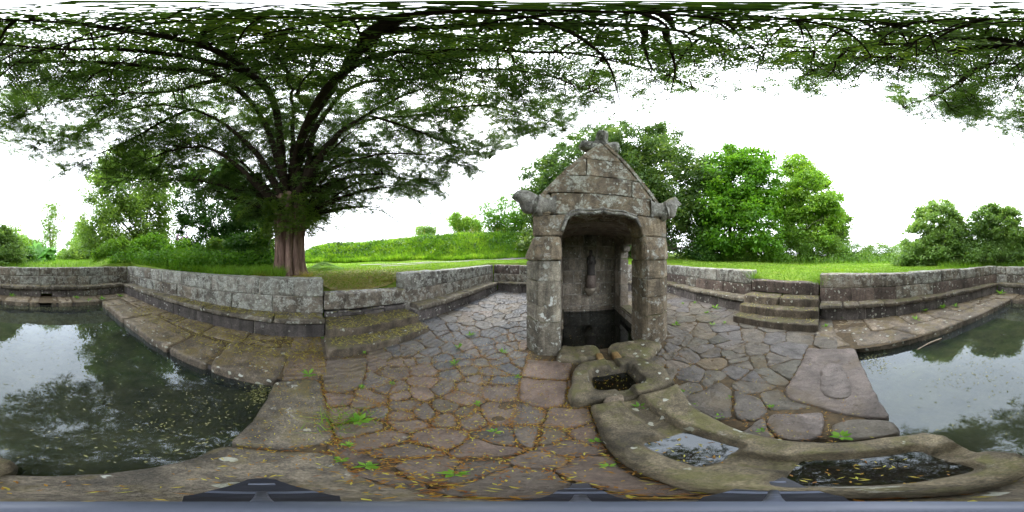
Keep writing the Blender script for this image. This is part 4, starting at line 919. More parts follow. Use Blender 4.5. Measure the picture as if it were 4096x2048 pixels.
# limbs on the far side of the trunk
for a in np.linspace(95,265,9):
    for e,l in ((25,4.2),(60,4.6)):
        b=R(a+random.uniform(-8,8)); ee=R(e+random.uniform(-8,8)); d=np.array([-abs(math.sin(b)) if False else math.cos(b+math.pi/2-math.pi/2)*math.cos(ee),math.sin(b)*math.cos(ee),math.sin(ee)])
        p=[HUB+d*t*l+np.array([0,0,-.35*(t*2)**2*.3]) for t in (0,.33,.66,1)]
        LIMBS.append((p,.09,.015))
V=[];F=[]; SEC=[]; LP=[]
for k,(p,r0,r1) in enumerate(LIMBS):
    p=np.array(p); 
    if k<14 : p=np.vstack([HUB+np.array([0,0,-.2]),p])
    n=max(16,int(np.linalg.norm(np.diff(p,axis=0),axis=1).sum()/.18)); q=spline(p,n)
    q+=noise3(q,1.7,2)*.06*np.linspace(0,1,n)[:,None]
    tube(q,r0*1.15*(1-np.linspace(0,1,n))**1.5+.010,9 if r0>.08 else 7,V,F)
    L=np.linalg.norm(np.diff(q,axis=0),axis=1); s=np.concatenate([[0],np.cumsum(L)])
    if k<len(LIMBS)-18: LP.append(q[3:])
    # side branches, then twigs on them
    x=.2 if k>=len(LIMBS)-18 else (s[-1]*.5 if k<14 else .5)
    while x<s[-1]:
        i=min(np.searchsorted(s,x),n-1); t=q[min(i+1,n-1)]-q[max(i-1,0)]; t/=np.linalg.norm(t)+1e-9
        f=x/s[-1]; ln=random.uniform(.8,1.9)*(1.15-.5*f)
        side=np.cross(t,[0,0,1]); side/=np.linalg.norm(side)+1e-9
        d=side*random.choice((-1,1))*random.uniform(.5,1)+t*random.uniform(.2,.9)+np.array([0,0,random.uniform(-.38,.42)])
        d/=np.linalg.norm(d); m_=8; tt=np.linspace(0,1,m_)[:,None]
        pth=q[i]+d*ln*tt+np.array([0,0,-1])*(tt**2)*ln*random.uniform(.0,.30)+np.cumsum(RNG.normal(0,.02,size=(m_,3)),0)
        tube(pth,np.linspace(.022 if f<.6 else .015,.005,m_),5,V,F,cap=False); SEC.append((pth,f,1))
        for j in range(int(ln/.17)):
            i2=random.randint(2,m_-1); t2=pth[i2]-pth[i2-1]; t2/=np.linalg.norm(t2)+1e-9; sd2=np.cross(t2,[0,0,1]); sd2/=np.linalg.norm(sd2)+1e-9
            d2=sd2*random.choice((-1,1))*random.uniform(.4,1)+t2*random.uniform(.3,1)+np.array([0,0,random.uniform(-.35,.25)]); d2/=np.linalg.norm(d2)
            l2=random.uniform(.28,.7); tt2=np.linspace(0,1,4)[:,None]; p2=pth[i2]+d2*l2*tt2+np.array([0,0,-1])*(tt2**2)*l2*random.uniform(0,.3)
            tube(p2[[0,3]],[.007,.003],3,V,F,cap=False); SEC.append((p2,f,2))
        x+=(.34 if k<len(LIMBS)-18 else .75)*random.uniform(.6,1.4)
    tl=q[-min(6,n):]; SEC.append((tl,1.0,1))
# fill the spread of the canopy: branches reaching from the nearest limb into the crown volume
CAN=[(-100,300),(-80,345),(0,375),(60,400),(150,432),(230,442),(330,430),(450,470),(600,520),(690,572),(780,548),(880,540),(960,505),(1060,505),(1150,492),(1200,480),(1170,405),(1290,370),(1330,345),(1420,345),(1490,285),(1470,240),(1600,215),(1640,175),(1735,232),(1750,200),(1700,150),(1800,130),(1830,100),(1830,60),(2100,62),(2180,100),(2150,122),(1990,122),(1840,185),(1850,192),(2000,152),(2000,240),(2015,240),(2060,190),(2160,182),(2250,165),(2245,280),(2300,272),(2340,225),(2410,325),(2476,350),(2476,0),(-100,0)]
LPA=np.concatenate(LP); EYEP=np.array([0,0,EYE]); LD=LPA-EYEP; LR=np.linalg.norm(LD,axis=1); LD=LD/LR[:,None]
nf=0
while nf<2650:
    vx=random.uniform(-100,2476); ph=math.asin(random.uniform(.08,.999)); vy=644-math.degrees(ph)/180*1288
    if not inside(CAN,vx,vy) or (vy<300 and random.random()<.35): continue
    if float(noise([[vx*.006,vy*.012,3]],1.0,2)[0])>.95: nf+=.5; continue
    u=dirv(vx,vy); i=int(np.argmax(LD@u)); r=LR[i]*(random.uniform(.97,1.32) if math.hypot(vx-740,(vy-440)*1.1)>170 else random.uniform(1.03,1.4)); tg=EYEP+u*r
    if r<1.6: continue
    if math.hypot(vx-740,(vy-440)*1.1)<110 and random.random()<.2: nf+=1; continue
    j=int(np.argmin(np.linalg.norm(LPA-tg,axis=1)+(LPA[:,2]>tg[2]+.6)*.5)); o=LPA[j]; dd=np.linalg.norm(tg-o)
    if dd>2.4: o=tg+(o-tg)/dd*1.2; dd=1.2
    tt=np.linspace(0,1,6)[:,None]; q=o+(tg-o)*tt+np.array([0,0,1])*(tt*(1-tt))*dd*.45+np.cumsum(RNG.normal(0,.02,(6,3)),0)
    tube(q,np.linspace(.012,.004,6),4,V,F,cap=False); SEC.append((q,.7,1)); nf+=1
    for jj in range(4):
        i2=random.randint(3,5); t2=q[i2]-q[i2-1]; t2/=np.linalg.norm(t2)+1e-9; sd2=np.cross(t2,[0,0,1]); sd2/=np.linalg.norm(sd2)+1e-9
        d2=sd2*random.choice((-1,1))*random.uniform(.5,1)+t2*random.uniform(.2,1)+np.array([0,0,random.uniform(-.35,.2)]); d2/=np.linalg.norm(d2); l2=random.uniform(.25,.55)
        SEC.append((q[i2]+d2*l2*np.linspace(0,1,3)[:,None],.7,2))
for _ in range(16):      # boughs straight overhead
    tg=EYEP+np.array([random.uniform(-.8,.8),random.uniform(-.8,.8),random.uniform(2.7,3.4)]); o=LPA[int(np.argmin(np.linalg.norm(LPA-tg,axis=1)))]; o=tg+(o-tg)*min(1,.9/np.linalg.norm(o-tg))
    tt=np.linspace(0,1,6)[:,None]; q=o+(tg-o)*tt; tube(q,np.linspace(.012,.004,6),4,V,F,cap=False); SEC.append((q,.7,1)); SEC.append((tg+np.array([random.uniform(-.5,.5),random.uniform(-.5,.5),.05])*np.linspace(0,1,3)[:,None],.7,2))
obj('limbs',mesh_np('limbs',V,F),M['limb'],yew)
# needle sprays
C=[];A=[];N=[];LL=[];WW=[];TT_=[]
SPR=[]
def spray(o,d,up,ln,tint,nl=.07): SPR.append((*o,*d,*up,ln,tint,nl))
nsp=0
for pth,f,lev in SEC:
    L=np.linalg.norm(np.diff(pth,axis=0),axis=1).sum(); mid=pth.mean(0)
    u_=(mid-EYEP)/np.linalg.norm(mid-EYEP); TH=float(np.clip((np.linalg.norm(mid-EYEP)/6.6)**2.4,.10,1)) if u_[2]>.55 else 1.0
    cl=float(noise([mid],.9,2)[0]); gapn=float(noise([mid+50],.55,2)[0])
    cnt=int(L*(9 if lev==1 else 17)*(.45 if gapn>.5 else 1)*TH+random.random())
    tint0=np.clip(.34+.22*cl+random.gauss(0,.08),.04,.95)
    if random.random()<.10: tint0=min(1,tint0+.35)
    for j in range(cnt):
        u=random.random()**.75; x=u*(len(pth)-1); i=int(min(x,len(pth)-2)); p=pth[i]+(pth[i+1]-pth[i])*(x-i)
        t=pth[i+1]-pth[i]; t=t/(np.linalg.norm(t)+1e-9); sd_=np.cross(t,[0,0,1]); sd_/=np.linalg.norm(sd_)+1e-9
        d=sd_*random.choice((-1,1))*random.uniform(.4,1)+t*random.uniform(.2,1)+np.array([0,0,random.uniform(-.4,.25)])
        spray(p,d,np.array([random.gauss(0,.3),random.gauss(0,.3),1.0]),random.uniform(.15,.30),tint0); nsp+=1
# dense inner foliage and the tuft clothing the trunk top
for j in range(1900):
    a=random.uniform(0,6.28); z=random.uniform(2.15,5.6); rad=(.34+.12*random.random() if z<2.9 else random.uniform(.3,1.0+.75*min(2.2,z-2.9)))
    if j<1000: z=random.uniform(2.2,3.15); rad=.42+.22*random.random()
    elif z<2.9: continue
    p=np.array([TB[0]+rad*math.cos(a),TB[1]+rad*math.sin(a),z]); d=np.array([math.cos(a),math.sin(a),random.uniform(-.5,.35)])+RNG.normal(0,.35,3)
    spray(p,d,np.array([0,0,1.0])+RNG.normal(0,.3,3),random.uniform(.15,.3),.72 if j<1000 else .3,.09 if j<1000 else .08)
SPR=np.array(SPR); ns=len(SPR); K=9; t=np.linspace(.06,1,K)
o=SPR[:,0:3]; d=SPR[:,3:6]/np.linalg.norm(SPR[:,3:6],axis=1)[:,None]; up=SPR[:,6:9]; ln=SPR[:,9]
sd_=np.cross(d,up); sd_/=np.linalg.norm(sd_,axis=1)[:,None]+1e-9; nr=np.cross(sd_,d); sg=np.where(np.arange(K)%2==0,1.,-1.)
c=o[:,None]+d[:,None]*(t[None]*ln[:,None])[...,None]; c[...,2]-=(t[None]**2*ln[:,None])*.22
ax=sd_[:,None]*(sg*.8)[None,:,None]+d[:,None]*.6+RNG.normal(0,.13,(ns,K,3))
nl=SPR[:,11][:,None]*(1.2-.6*t)[None]*RNG.uniform(.75,1.2,(ns,K))
c=c+ax*(nl*.45)[...,None]; nn=nr[:,None]+RNG.normal(0,.28,(ns,K,3)); ti=np.clip(SPR[:,10][:,None]+RNG.normal(0,.1,(ns,K)),0,1)
c=c.reshape(-1,3); ax=ax.reshape(-1,3); ax/=np.linalg.norm(ax,axis=1)[:,None]; nn=nn.reshape(-1,3); nl=nl.ravel()[:,None]
sw=np.cross(ax,nn); sw/=np.linalg.norm(sw,axis=1)[:,None]+1e-9; sw=sw*nl*RNG.uniform(.22,.32,(ns*K,1))
V=np.empty((ns*K,3,3)); V[:,0]=c-ax*nl*.5-sw*.6; V[:,1]=c-ax*nl*.1+sw; V[:,2]=c+ax*nl*.55
obj('crown',mesh_np('crown',V.reshape(-1,3),np.arange(ns*K*3).reshape(-1,3),smooth=False,tint=ti.ravel()),M['yew'],yew)
NYEW=ns*K

# ------------------------------------------------------------------ other trees and shrubs
def crown_pts(ells,n,clump,per,squash=.75,hollow=.35):
    """leaf centres in clumps spread through a union of ellipsoids (centre, radii)"""
    vol=np.array([e[1][0]*e[1][1]*e[1][2] for e in ells])**.5; vol=vol/vol.sum(); out=[];tin=[]; ncl=max(1,n//per)
    which=RNG.choice(len(ells),ncl,p=vol)
    d=rdir(ncl); rr=(hollow+(1-hollow)*RNG.random(ncl))**.5
    c=np.array([ells[w][0] for w in which])+np.einsum('ni,nij->nj',d*rr[:,None]*np.array([ells[w][1] for w in which]),np.array([ells[w][2] for w in which]))
    c=c+noise3(c,.75,3)*np.array([.42,.42,.34])*min(1.0,(clump/.42)**2)
    g_=noise(c,1.1/clump*.35,2); keep=g_>-1.4; c=c[keep]
    k=len(c); sz=clump*RNG.uniform(.6,1.35,k)
    p=np.repeat(c,per,0)+RNG.normal(0,1,size=(k*per,3))*np.repeat(sz,per)[:,None]*np.array([.55,.55,.55*squash])
    t=np.repeat(np.clip(.45+.22*noise(c,.5,2)+RNG.normal(0,.12,k),0,1),per)+RNG.normal(0,.12,k*per)
    return p,np.clip(t,0,1)
def make_tree(name,label,cat,base,ells,n,leaf,mat,clump=.5,per=40,stems=1,r0=.12,barkm='bark',lean=0,group=None,nb=16,squash=.7,droop=.0):
    t=thing(name,label,cat,group); base=np.array([base[0],base[1],terrain_z(base[0],base[1])-.1]); V=[];F=[]
    cs=np.array([e[0] for e in ells]); top=max(e[0][2]+e[1][2]*.6 for e in ells)
    for s in range(stems):
        e=ells[s%len(ells)]; tip=np.array(e[0])+np.array([0,0,e[1][2]*.55]); o=base+np.array([random.gauss(0,.12*(stems>1)),random.gauss(0,.12*(stems>1)),0])
        m1=o*.55+tip*.45; m1[:2]=o[:2]*.7+tip[:2]*.3
        q=spline([o,m1,tip],14); q+=noise3(q,.9,2)*.08*np.linspace(0,1,14)[:,None]; tube(q,np.linspace(r0,r0*.15,14),9,V,F)
        for b in range(nb):
            i=random.randint(4,12); e2=ells[random.randrange(len(ells))]; tgt=np.array(e2[0])+(rdir(1)[0]*np.array(e2[1])*.8)@e2[2]
            q2=spline([q[i],(q[i]+tgt)/2+np.array([0,0,.15]),tgt],8); tube(q2,np.linspace(r0*.35*(1-i/18),.008,8),5,V,F,cap=False)
    obj('trunk',mesh_np('trunk',V,F),M[barkm],t)
    p,ti=crown_pts(ells,n,clump,per,squash)
    k=len(p); nor=rdir(k)*.8+np.array([0,0,.75]); ax=rdir(k)+np.array([0,0,-droop]); ax-=nor*np.sum(ax*nor,1)[:,None]/np.sum(nor*nor,1)[:,None]
    L=leaf*RNG.uniform(.65,1.35,k)
    leaves('crown',p,ax,nor,L,L*RNG.uniform(.5,.75,k),ti,M[mat],t); return t
def EL(vx,vy,d,wx,wy,depth=None):
    """ellipsoid seen centred at (vx,vy) at distance d, half sizes wx,wy in panorama units"""
    c=at(vx,vy,d); sc=2*math.pi/2576*math.hypot(d,c[2]-EYE); rd=np.array([c[0],c[1],0])/math.hypot(c[0],c[1]); B=np.array([[rd[1],-rd[0],0],rd,[0,0,1]])
    return (c,(wx*2*math.pi/2576*d,(wx*sc if depth is None else depth),wy*sc),B)
def GB(vx,d): return at(vx,644,d)[:2]
def lobes(poly,d,depth,k,lv=26):
    """fill a crown outline (panorama units) at distance d with overlapping lobes spread over its depth"""
    P=np.array(poly,float); out=[]; lo=P.min(0); hi=P.max(0); k=max(k,int(4.6*abs(poly_area(P))/(2.5*lv*lv)))
    while len(out)<k:
        x=random.uniform(lo[0],hi[0]); y=random.uniform(lo[1],hi[1]); ed=-float(sd_poly(np.array([x]),np.array([y]),poly)[0])
        if ed<3: continue
        rv=min(lv*random.uniform(.7,1.3),max(ed,7)); dz=random.uniform(-1,1)*depth*min(1,ed/35); out.append(EL(x,y,d+dz,rv,rv*.8,rv*2*math.pi/2576*d))
    return out
make_tree('conifer_tree','broad dark evergreen towering behind the spring house','tree',GB(1570,12.5),
 lobes([(1310,640),(1318,560),(1290,500),(1302,445),(1345,402),(1405,358),(1440,322),(1490,308),(1540,302),(1590,302),(1640,318),(1690,310),(1720,345),(1750,380),(1800,400),(1812,480),(1800,560),(1812,650),(1650,660)],12.5,2.2,80,24),128000,.19,'darkyew',clump=.42,per=26,stems=2,r0=.3,nb=20,droop=.4,squash=.6)
make_tree('maple_tree','bright green spreading maple between the dark evergreen and the airy tall tree','tree',GB(1850,12),
 lobes([(1750,660),(1745,560),(1760,430),(1790,378),(1850,356),(1910,370),(1950,392),(1965,450),(1960,560),(1990,640),(1900,665)],12,1.8,55,26),64000,.20,'maple',clump=.42,per=24,stems=2,r0=.2,squash=.45)
make_tree('chestnut_tree','tall light green tree with airy top at the lawn edge','tree',GB(2015,14),
 lobes([(1940,640),(1945,500),(1955,440),(1975,398),(2010,378),(2050,392),(2065,430),(2095,440),(2100,480),(2120,500),(2130,560),(2110,640),(2000,655)],14,1.8,50,22),52000,.20,'lime',clump=.42,per=24,stems=2,r0=.2,squash=.45)
make_tree('lime_tree','pale green tree ending the row beside the low hedge','tree',GB(2105,15),
 lobes([(2070,650),(2062,540),(2085,505),(2120,520),(2135,545),(2145,590),(2150,610),(2140,655)],15,1.3,22,18),15000,.18,'willow',clump=.36,per=24,stems=1,r0=.13)
# hedge along the lawn, separate bushes
HB=[(1760,11.5,630,45,32,'ivy'),(1850,11.8,628,50,38,'hedge'),(1930,12,625,48,40,'maple'),(2010,12.6,622,46,38,'hedge'),(2085,13.2,622,44,36,'hedge'),(2150,14,634,40,26,'hedge'),(2215,14.6,636,38,24,'hedge'),(2265,14.5,634,34,26,'sallow')]
HL=['dark ivy-like bush filling the shade under the dark evergreen','dense bush below the bright maple','bright leafy bush left of the airy tall tree','bush at the foot of the airy tall tree','bush at the foot of the pale green tree','low rusty hedge bush where the trees end','low hedge bush in the open stretch of hedge','hedge bush joining the tall sycamore shrub']
for (vx,d,vy,wx,wy,mt),lb in zip(HB,HL):
    make_tree('hedge_bush',lb,'bush',GB(vx,d),[EL(vx,vy,d,wx,wy,1.0),EL(vx+20,vy+16,d-.3,wx*.8,wy*.7,.9)],9000,.10,mt,clump=.32,per=30,stems=3,r0=.03,group='hedge bushes along the lawn',nb=5)
make_tree('shrub','tall sycamore shrub above the hedge, left of its greyer neighbour','shrub',GB(2345,9.2),lobes([(2268,668),(2262,630),(2275,580),(2300,530),(2345,507),(2380,500),(2405,520),(2425,560),(2432,672)],9.2,1.1,60,13),34000,.13,'sallow',clump=.22,per=20,stems=4,r0=.05,nb=10)
make_tree('shrub','grey-green willow shrub with upright top at the pool end of the hedge','shrub',GB(2495,9.4),lobes([(2420,672),(2425,565),(2440,532),(2470,522),(2510,510),(2545,520),(2576,545),(2620,590),(2640,650),(2600,675)],9.4,1.1,70,13),38000,.13,'sallow',clump=.22,per=20,stems=4,r0=.05,nb=10)
make_tree('shrub','low wide bramble filling the hedge foot below the two tall shrubs','shrub',GB(2430,8.8),lobes([(2240,676),(2246,632),(2330,612),(2420,602),(2500,606),(2600,612),(2640,640),(2645,678)],8.8,.8,60,16),26000,.11,'sallow',clump=.22,per=20,stems=4,r0=.03,nb=8)
# south-west: far end of the pool
for (vx,d,vy,wx,wy,mt,lb) in [(25,17,615,45,42,'lime','rounded light green bush beyond the pool end wall, left of the giant leaves'),(70,20,625,35,32,'hedge','bush behind the giant-leaved plant'),(0-40,15,625,45,36,'maple','bush between the grey willow shrub and the pool end wall'),(190,24,628,36,30,'lime','bush beyond the grass path'),(215,20,622,34,36,'willow','pale bush right of the grass path'),(30,13,654,50,18,'ivy','low bramble bush just over the pool end wall')]:
    make_tree('bush',lb,'bush',GB(vx,d),[EL(vx,vy,d,wx,wy,1.4),EL(vx-25,vy+15,d-.5,wx*.9,wy*.6,1.2),EL(vx+22,vy+12,d,wx*.7,wy*.7,1.2)],11000,.19,mt,clump=.45,per=28,stems=3,r0=.04,group='bushes beyond the pool end',nb=5)
make_tree('young_tree','slender twin-stemmed young tree standing alone beyond the pool','tree',GB(130,26),[EL(118,545,26,20,42,1.6),EL(143,550,26,20,48,1.6),EL(130,600,26,26,34,1.8)],6500,.22,'willow',clump=.6,per=16,stems=6,r0=.12,nb=8)
make_tree('young_tree','misty pale tree at the end of the grass path','tree',GB(205,34),[EL(205,590,34,26,42,2.2)],4500,.30,'willow',clump=.8,per=18,stems=3,r0=.12,nb=8)
# thicket behind the yew
make_tree('willow_tree','light airy willow with several pale stems left of the yew','tree',GB(365,12.5),
 lobes([(195,650),(190,560),(215,520),(200,470),(230,420),(262,372),(330,362),(420,370),(450,450),(450,560),(430,660)],12.5,1.8,60,24),58000,.17,'willow',clump=.42,per=20,stems=6,r0=.13,nb=12)
make_tree('ivy_tree','tree with dark ivy-clad trunk behind the yew limbs','tree',GB(505,11),
 lobes([(440,660),(450,420),(520,380),(620,400),(640,500),(600,640)],11,1.5,40,22)+[EL(505,h_,11,10,18,.3) for h_ in (440,470,500,530,560,590,620)]*3,30000,.15,'ivy',clump=.30,per=22,stems=1,r0=.2,nb=14)
make_tree('ivy_tree','dense ivy thicket right behind the yew trunk','tree',GB(620,9.5),
 lobes([(530,690),(545,560),(580,500),(640,470),(690,495),(697,690)],9.5,1.2,50,22),36000,.14,'ivy',clump=.28,per=22,stems=2,r0=.15,nb=12)
for poly,d,mt,lb in [([(235,672),(240,620),(275,595),(320,600),(345,672)],10,'lime','fresh green bush at the left end of the thicket'),([(325,676),(330,600),(370,580),(420,590),(440,680)],9,'maple','bright bush below the airy willow'),([(415,682),(420,615),(470,600),(515,612),(525,686)],7.8,'maple','bright bramble bush between the willow and the ivy-clad trunk'),([(490,686),(495,620),(540,600),(590,610),(600,690)],7.2,'hedge','low leafy bush beneath the ivy-clad trunk'),([(565,690),(570,600),(610,585),(650,600),(655,692)],6.8,'ivy','dark low bush near the yew trunk'),([(630,693),(635,600),(665,580),(690,600),(692,694)],6.4,'hedge','dark green bush touching the left side of the yew trunk')]:
    vx=sum(q[0] for q in poly)/5; make_tree('thicket_bush',lb,'bush',GB(vx,d),lobes(poly,d,.7,20,16),10000,.11,mt,clump=.2,per=18,stems=3,r0=.03,group='bushes of the thicket',nb=4)
# shrubs on the grassy bank
for (vx,d,vy,wx,wy,mt,lb) in [(1270,16,545,62,55,'maple','big bright maple bush on the bank left of the spring house'),(1165,18,562,45,32,'lime','smaller pale bush on the bank'),(1068,20,580,20,12,'sallow','tiny bush on the bank skyline')]:
    make_tree('bank_shrub',lb,'shrub',GB(vx,d),[EL(vx,vy,d,wx,wy,1.6),EL(vx+.3*wx,vy+.35*wy,d-.3,wx*.8,wy*.6,1.5)],int(260*wx),.16,mt,clump=.42,per=26,stems=3,r0=.06,nb=8)
# giant-leaved plant
gp=thing('giant_leaved_plant','giant-leaved waterside plant behind the pool end wall','plant')
for i in range(13):
    c=at(112+random.uniform(-24,26),640+random.uniform(-18,22),15+random.uniform(-.6,.6)); r=random.uniform(.5,.85)
    nor=rdir(1)[0]*.6+np.array([0,0,.7])-np.append(c[:2]/np.linalg.norm(c[:2]),0)*.5; nor/=np.linalg.norm(nor); u=np.cross(nor,[.3,.2,.9]); u/=np.linalg.norm(u); v=np.cross(nor,u)
    V=[c]; k=28
    for s in range(k):
        a=s/k*2*math.pi; rr=r*(1+.16*math.cos(a*7)+.06*math.cos(a*21))*(.6+.4*abs(math.sin(a/2+.01))**.5); V.append(c+(u*math.cos(a)+v*math.sin(a))*rr+nor*.12*r*math.cos(7*a))
    me=mesh_np('leaf',np.array(V),[(0,1+s,1+(s+1)%k) for s in range(k)],tint=np.full(k,random.random())); obj('leaf',me,M['gunnera'],gp)
    b=np.array([c[0],c[1],terrain_z(c[0],c[1])-.1]); V,F=tube(np.array([b,(b+c)/2,c-nor*.01]),.03,6); obj('stalk',mesh_np('stalk',V,F),M['gunnera'],gp)
# foxgloves
for vx,d,h,lb in ((447,8.6,1.45,'left of three pink foxglove spikes in the thicket'),(458,8.6,1.3,'middle of three pink foxglove spikes in the thicket'),(470,8.5,1.55,'right of three pink foxglove spikes in the thicket'),(1328,12,2.6,'lone pink foxglove on the grassy bank')):
    b=GB(vx,d); z0=terrain_z(*b); fx=thing('foxglove',lb,'foxglove','foxgloves'); h=h if d<10 else 1.0
    V,F=tube(np.array([(b[0],b[1],z0),(b[0],b[1],z0+h)]),.012,5); obj('stem',mesh_np('stem',V,F),M['weed'],fx)
    V=[];F=[]
    for i in range(26):
        a=i*2.4; z=z0+h*(.6+.4*i/26); o=np.array([b[0],b[1],z]); d_=np.array([math.cos(a),math.sin(a),-.5]); tube(np.array([o,o+d_*.03,o+d_*.06]),[.006,.016,.02],6,V,F)
    obj('flowers',mesh_np('flowers',V,F),M['bloom'],fx)

# ------------------------------------------------------------------ grass (uncountable: one object each)
def blades(name,xy,h,w,mat,lean=.35,tint=None,z=None,**k):
    n=len(xy); zz=terrain_z(xy[:,0],xy[:,1]) if z is None else z; a=RNG.uniform(0,6.28,n); hh=np.broadcast_to(h,(n,))*RNG.uniform(.5,1.3,n); ww=np.broadcast_to(w,(n,))
    b=np.c_[xy,zz-.01]; sx=np.c_[np.cos(a),np.sin(a),np.zeros(n)]*ww[:,None]*.5
    ln=RNG.normal(0,lean,size=(n,2)); tip=b+np.c_[ln*hh[:,None],hh]; V=np.empty((n,3,3)); V[:,0]=b-sx; V[:,1]=b+sx; V[:,2]=tip
    t=np.clip((.45 if tint is None else tint)+RNG.normal(0,.2,n),0,1)
    return obj(name,mesh_np(name,V.reshape(-1,3),np.arange(n*3).reshape(n,3),smooth=False,tint=t),M[mat],**k)
def ring_pts(n,th0,th1,r0,r1,pw=1.0):
    th=RNG.uniform(th0,th1,n); a=np.radians(th-YAW); r=r0+(r1-r0)*RNG.random(n)**pw
    p=np.c_[r*np.sin(a),r*np.cos(a)]
    er=np.array([enc_radius(x) for x in np.linspace(-math.pi,math.pi,721)]); aa=(a+math.pi)%(2*math.pi)-math.pi
    keep=r>np.interp(aa,np.linspace(-math.pi,math.pi,721),er)+.05
    return p[keep]
p=np.concatenate([ring_pts(90000,-72,60,3.4,13,1.2),ring_pts(60000,45,165,4.0,15,1.2)])
for c_,w0 in TRK:
    dmin=np.full(len(p),9.0)
    for q_ in c_: dmin=np.minimum(dmin,np.hypot(p[:,0]-q_[0],p[:,1]-q_[1]))
    p=p[(dmin>w0*.5)|(RNG.random(len(p))<.12)]
blades('lawn_grass',p,.055,.030,'grassblade',.7,tint=.45+.25*noise(np.c_[p,p[:,0]*0],1.6,3),label='short mown lawn grass round the court',cat='grass',kind='stuff')
p=ring_pts(80000,-76,16,11.2,16,1.0); blades('bank_grass',p,.30+.10*np.clip(noise(np.c_[p,p[:,0]*0],1.3,2),-.8,1.2),.075,'longgrass',.55,tint=.45+.45*noise(np.c_[p,p[:,0]*0],1.1,3),label='long bright grass covering the bank behind the track',cat='grass',kind='stuff')
p=np.concatenate([ring_pts(26000,-142,-80,3.7,8,1.0),ring_pts(9000,-180,-140,7,30,1.0),ring_pts(5000,150,180,7,14,1.0),ring_pts(9000,60,158,10.5,15,.6)]); blades('verge_grass',p,.26,.022,'longgrass',.45,label='rough long grass below the thicket and hedges',cat='grass',kind='stuff')
def weed_mass(name,xy,hmax,leaf,mat,per,label,spread=.16):
    n=len(xy); k=n*per; z0=terrain_z(xy[:,0],xy[:,1]); h=hmax*RNG.uniform(.35,1.15,n); u=RNG.random(k)**.7
    c=np.repeat(np.c_[xy,z0],per,0); c[:,2]+=u*np.repeat(h,per); c[:,:2]+=RNG.normal(0,spread,(k,2))*(.4+.6*u)[:,None]
    nor=rdir(k)*.7+np.array([0,0,.8]); ax=rdir(k); L=leaf*RNG.uniform(.6,1.4,k); ti=np.clip(np.repeat(.4+.25*noise(np.c_[xy,z0],1.0,2)+RNG.normal(0,.1,n),per)+RNG.normal(0,.1,k),0,1)
    leaves(name,c,ax,nor,L,L*.6,ti,M[mat],None,label=label,cat='undergrowth',kind='stuff')
weed_mass('undergrowth',ring_pts(1500,-141,-82,5.0,8.2,.9),.62,.10,'maple',16,'lush nettles and brambles growing up to the wall below the thicket')
weed_mass('bank_weeds',ring_pts(1300,-76,14,11.6,14.9,.8),.5,.13,'ivy',10,'dark green weeds scattered over the grassy bank',.25)
weed_mass('hedge_foot',np.concatenate([ring_pts(700,58,158,9.4,14.2,.4),ring_pts(250,150,182,7.4,12,.8)]),.7,.12,'hedge',16,'tangled weeds and brambles along the foot of the hedge',.25)
p=ring_pts(420,-74,10,13.9,15.0,1.0); blades('seed_stalks',p,.85,.02,'hay',.25,label='tall dry seed stalks along the crest of the bank',cat='grass stalks',kind='stuff')
# mown clippings
q=np.array([(-3.6-abs(random.gauss(0,1.0)),random.gauss(1.2,.9)) for _ in range(12000)]); zq=terrain_z(q[:,0],q[:,1])+.015
def flat(name,xyz,L,W,mat,tint,**k):
    n=len(xyz); a=RNG.uniform(0,6.28,n); ax=np.c_[np.cos(a),np.sin(a),RNG.normal(0,.12,n)]; nor=np.c_[RNG.normal(0,.15,(n,2)),np.ones(n)]
    return leaves(name,xyz,ax,nor,L*RNG.uniform(.5,1.4,n),W*RNG.uniform(.7,1.3,n),np.clip(tint,0,1),M[mat],None,**k)
flat('grass_clippings',np.c_[q,zq],.14,.022,'hay',RNG.uniform(0,1,len(q)),label='mown hay-coloured clippings on the turf above the two mossy steps',cat='clippings',kind='stuff')
c=GB(815,6.6); q=np.c_[RNG.normal(0,1,3500)*.45,RNG.normal(0,1,3500)*.4]; zq=np.exp(-(q**2).sum(1)/.3)*.32; q=q+c
flat('grass_heap',np.c_[q,terrain_z(q[:,0],q[:,1])+zq*RNG.uniform(.7,1,3500)],.16,.012,'longgrass',RNG.uniform(.0,.6,3500),label='heap of raked green grass cuttings right of the yew trunk',cat='heap',kind='stuff')

# ------------------------------------------------------------------ litter, weeds, small things
def edge_pts(n):
    out=[]
    for P in CELLS:
        P=np.asarray(P); c=P.mean(0); wt=2.2*np.exp(-((c[0]+.6)/1.3)**2)*(c[1]<3)+.15
        for i in range(len(P)):
            a=P[i];b=P[(i+1)%len(P)]; k=RNG.poisson(np.linalg.norm(b-a)*wt*n)
            if k: t=RNG.random(k)[:,None]; out.append(a+(b-a)*t+RNG.normal(0,.018,(k,2)))
    return np.concatenate(out)
e1=edge_pts(42); e1=e1[(e1[:,0]>-2.7)&(e1[:,1]>-.2)&(e1[:,1]<6.6)]
flat('needle_litter',np.c_[e1,RNG.uniform(.004,.018,len(e1))],.030,.0065,'litter',RNG.beta(1.2,2.2,len(e1)),label='orange-brown fallen needles gathered in the paving joints',cat='litter',kind='stuff')
x=RNG.normal(-.8,1.0,5200); y=RNG.normal(.7,.9,5200); kx=(x>-2.6)&(x<2.5)&(y>-.3)&(y<4); e2=np.c_[x[kx],y[kx]]
xl_=-2.9+1.15*RNG.random(4200)**1.3; yl_=.2-5*RNG.random(4200)**1.7; e2=np.vstack([e2,np.c_[xl_,yl_]])
flat('needle_scatter',np.c_[e2,RNG.uniform(.018,.026,len(e2))],.026,.006,'litter',RNG.beta(2.2,1.3,len(e2)),label='yellow fallen needles strewn over the paving',cat='litter',kind='stuff')
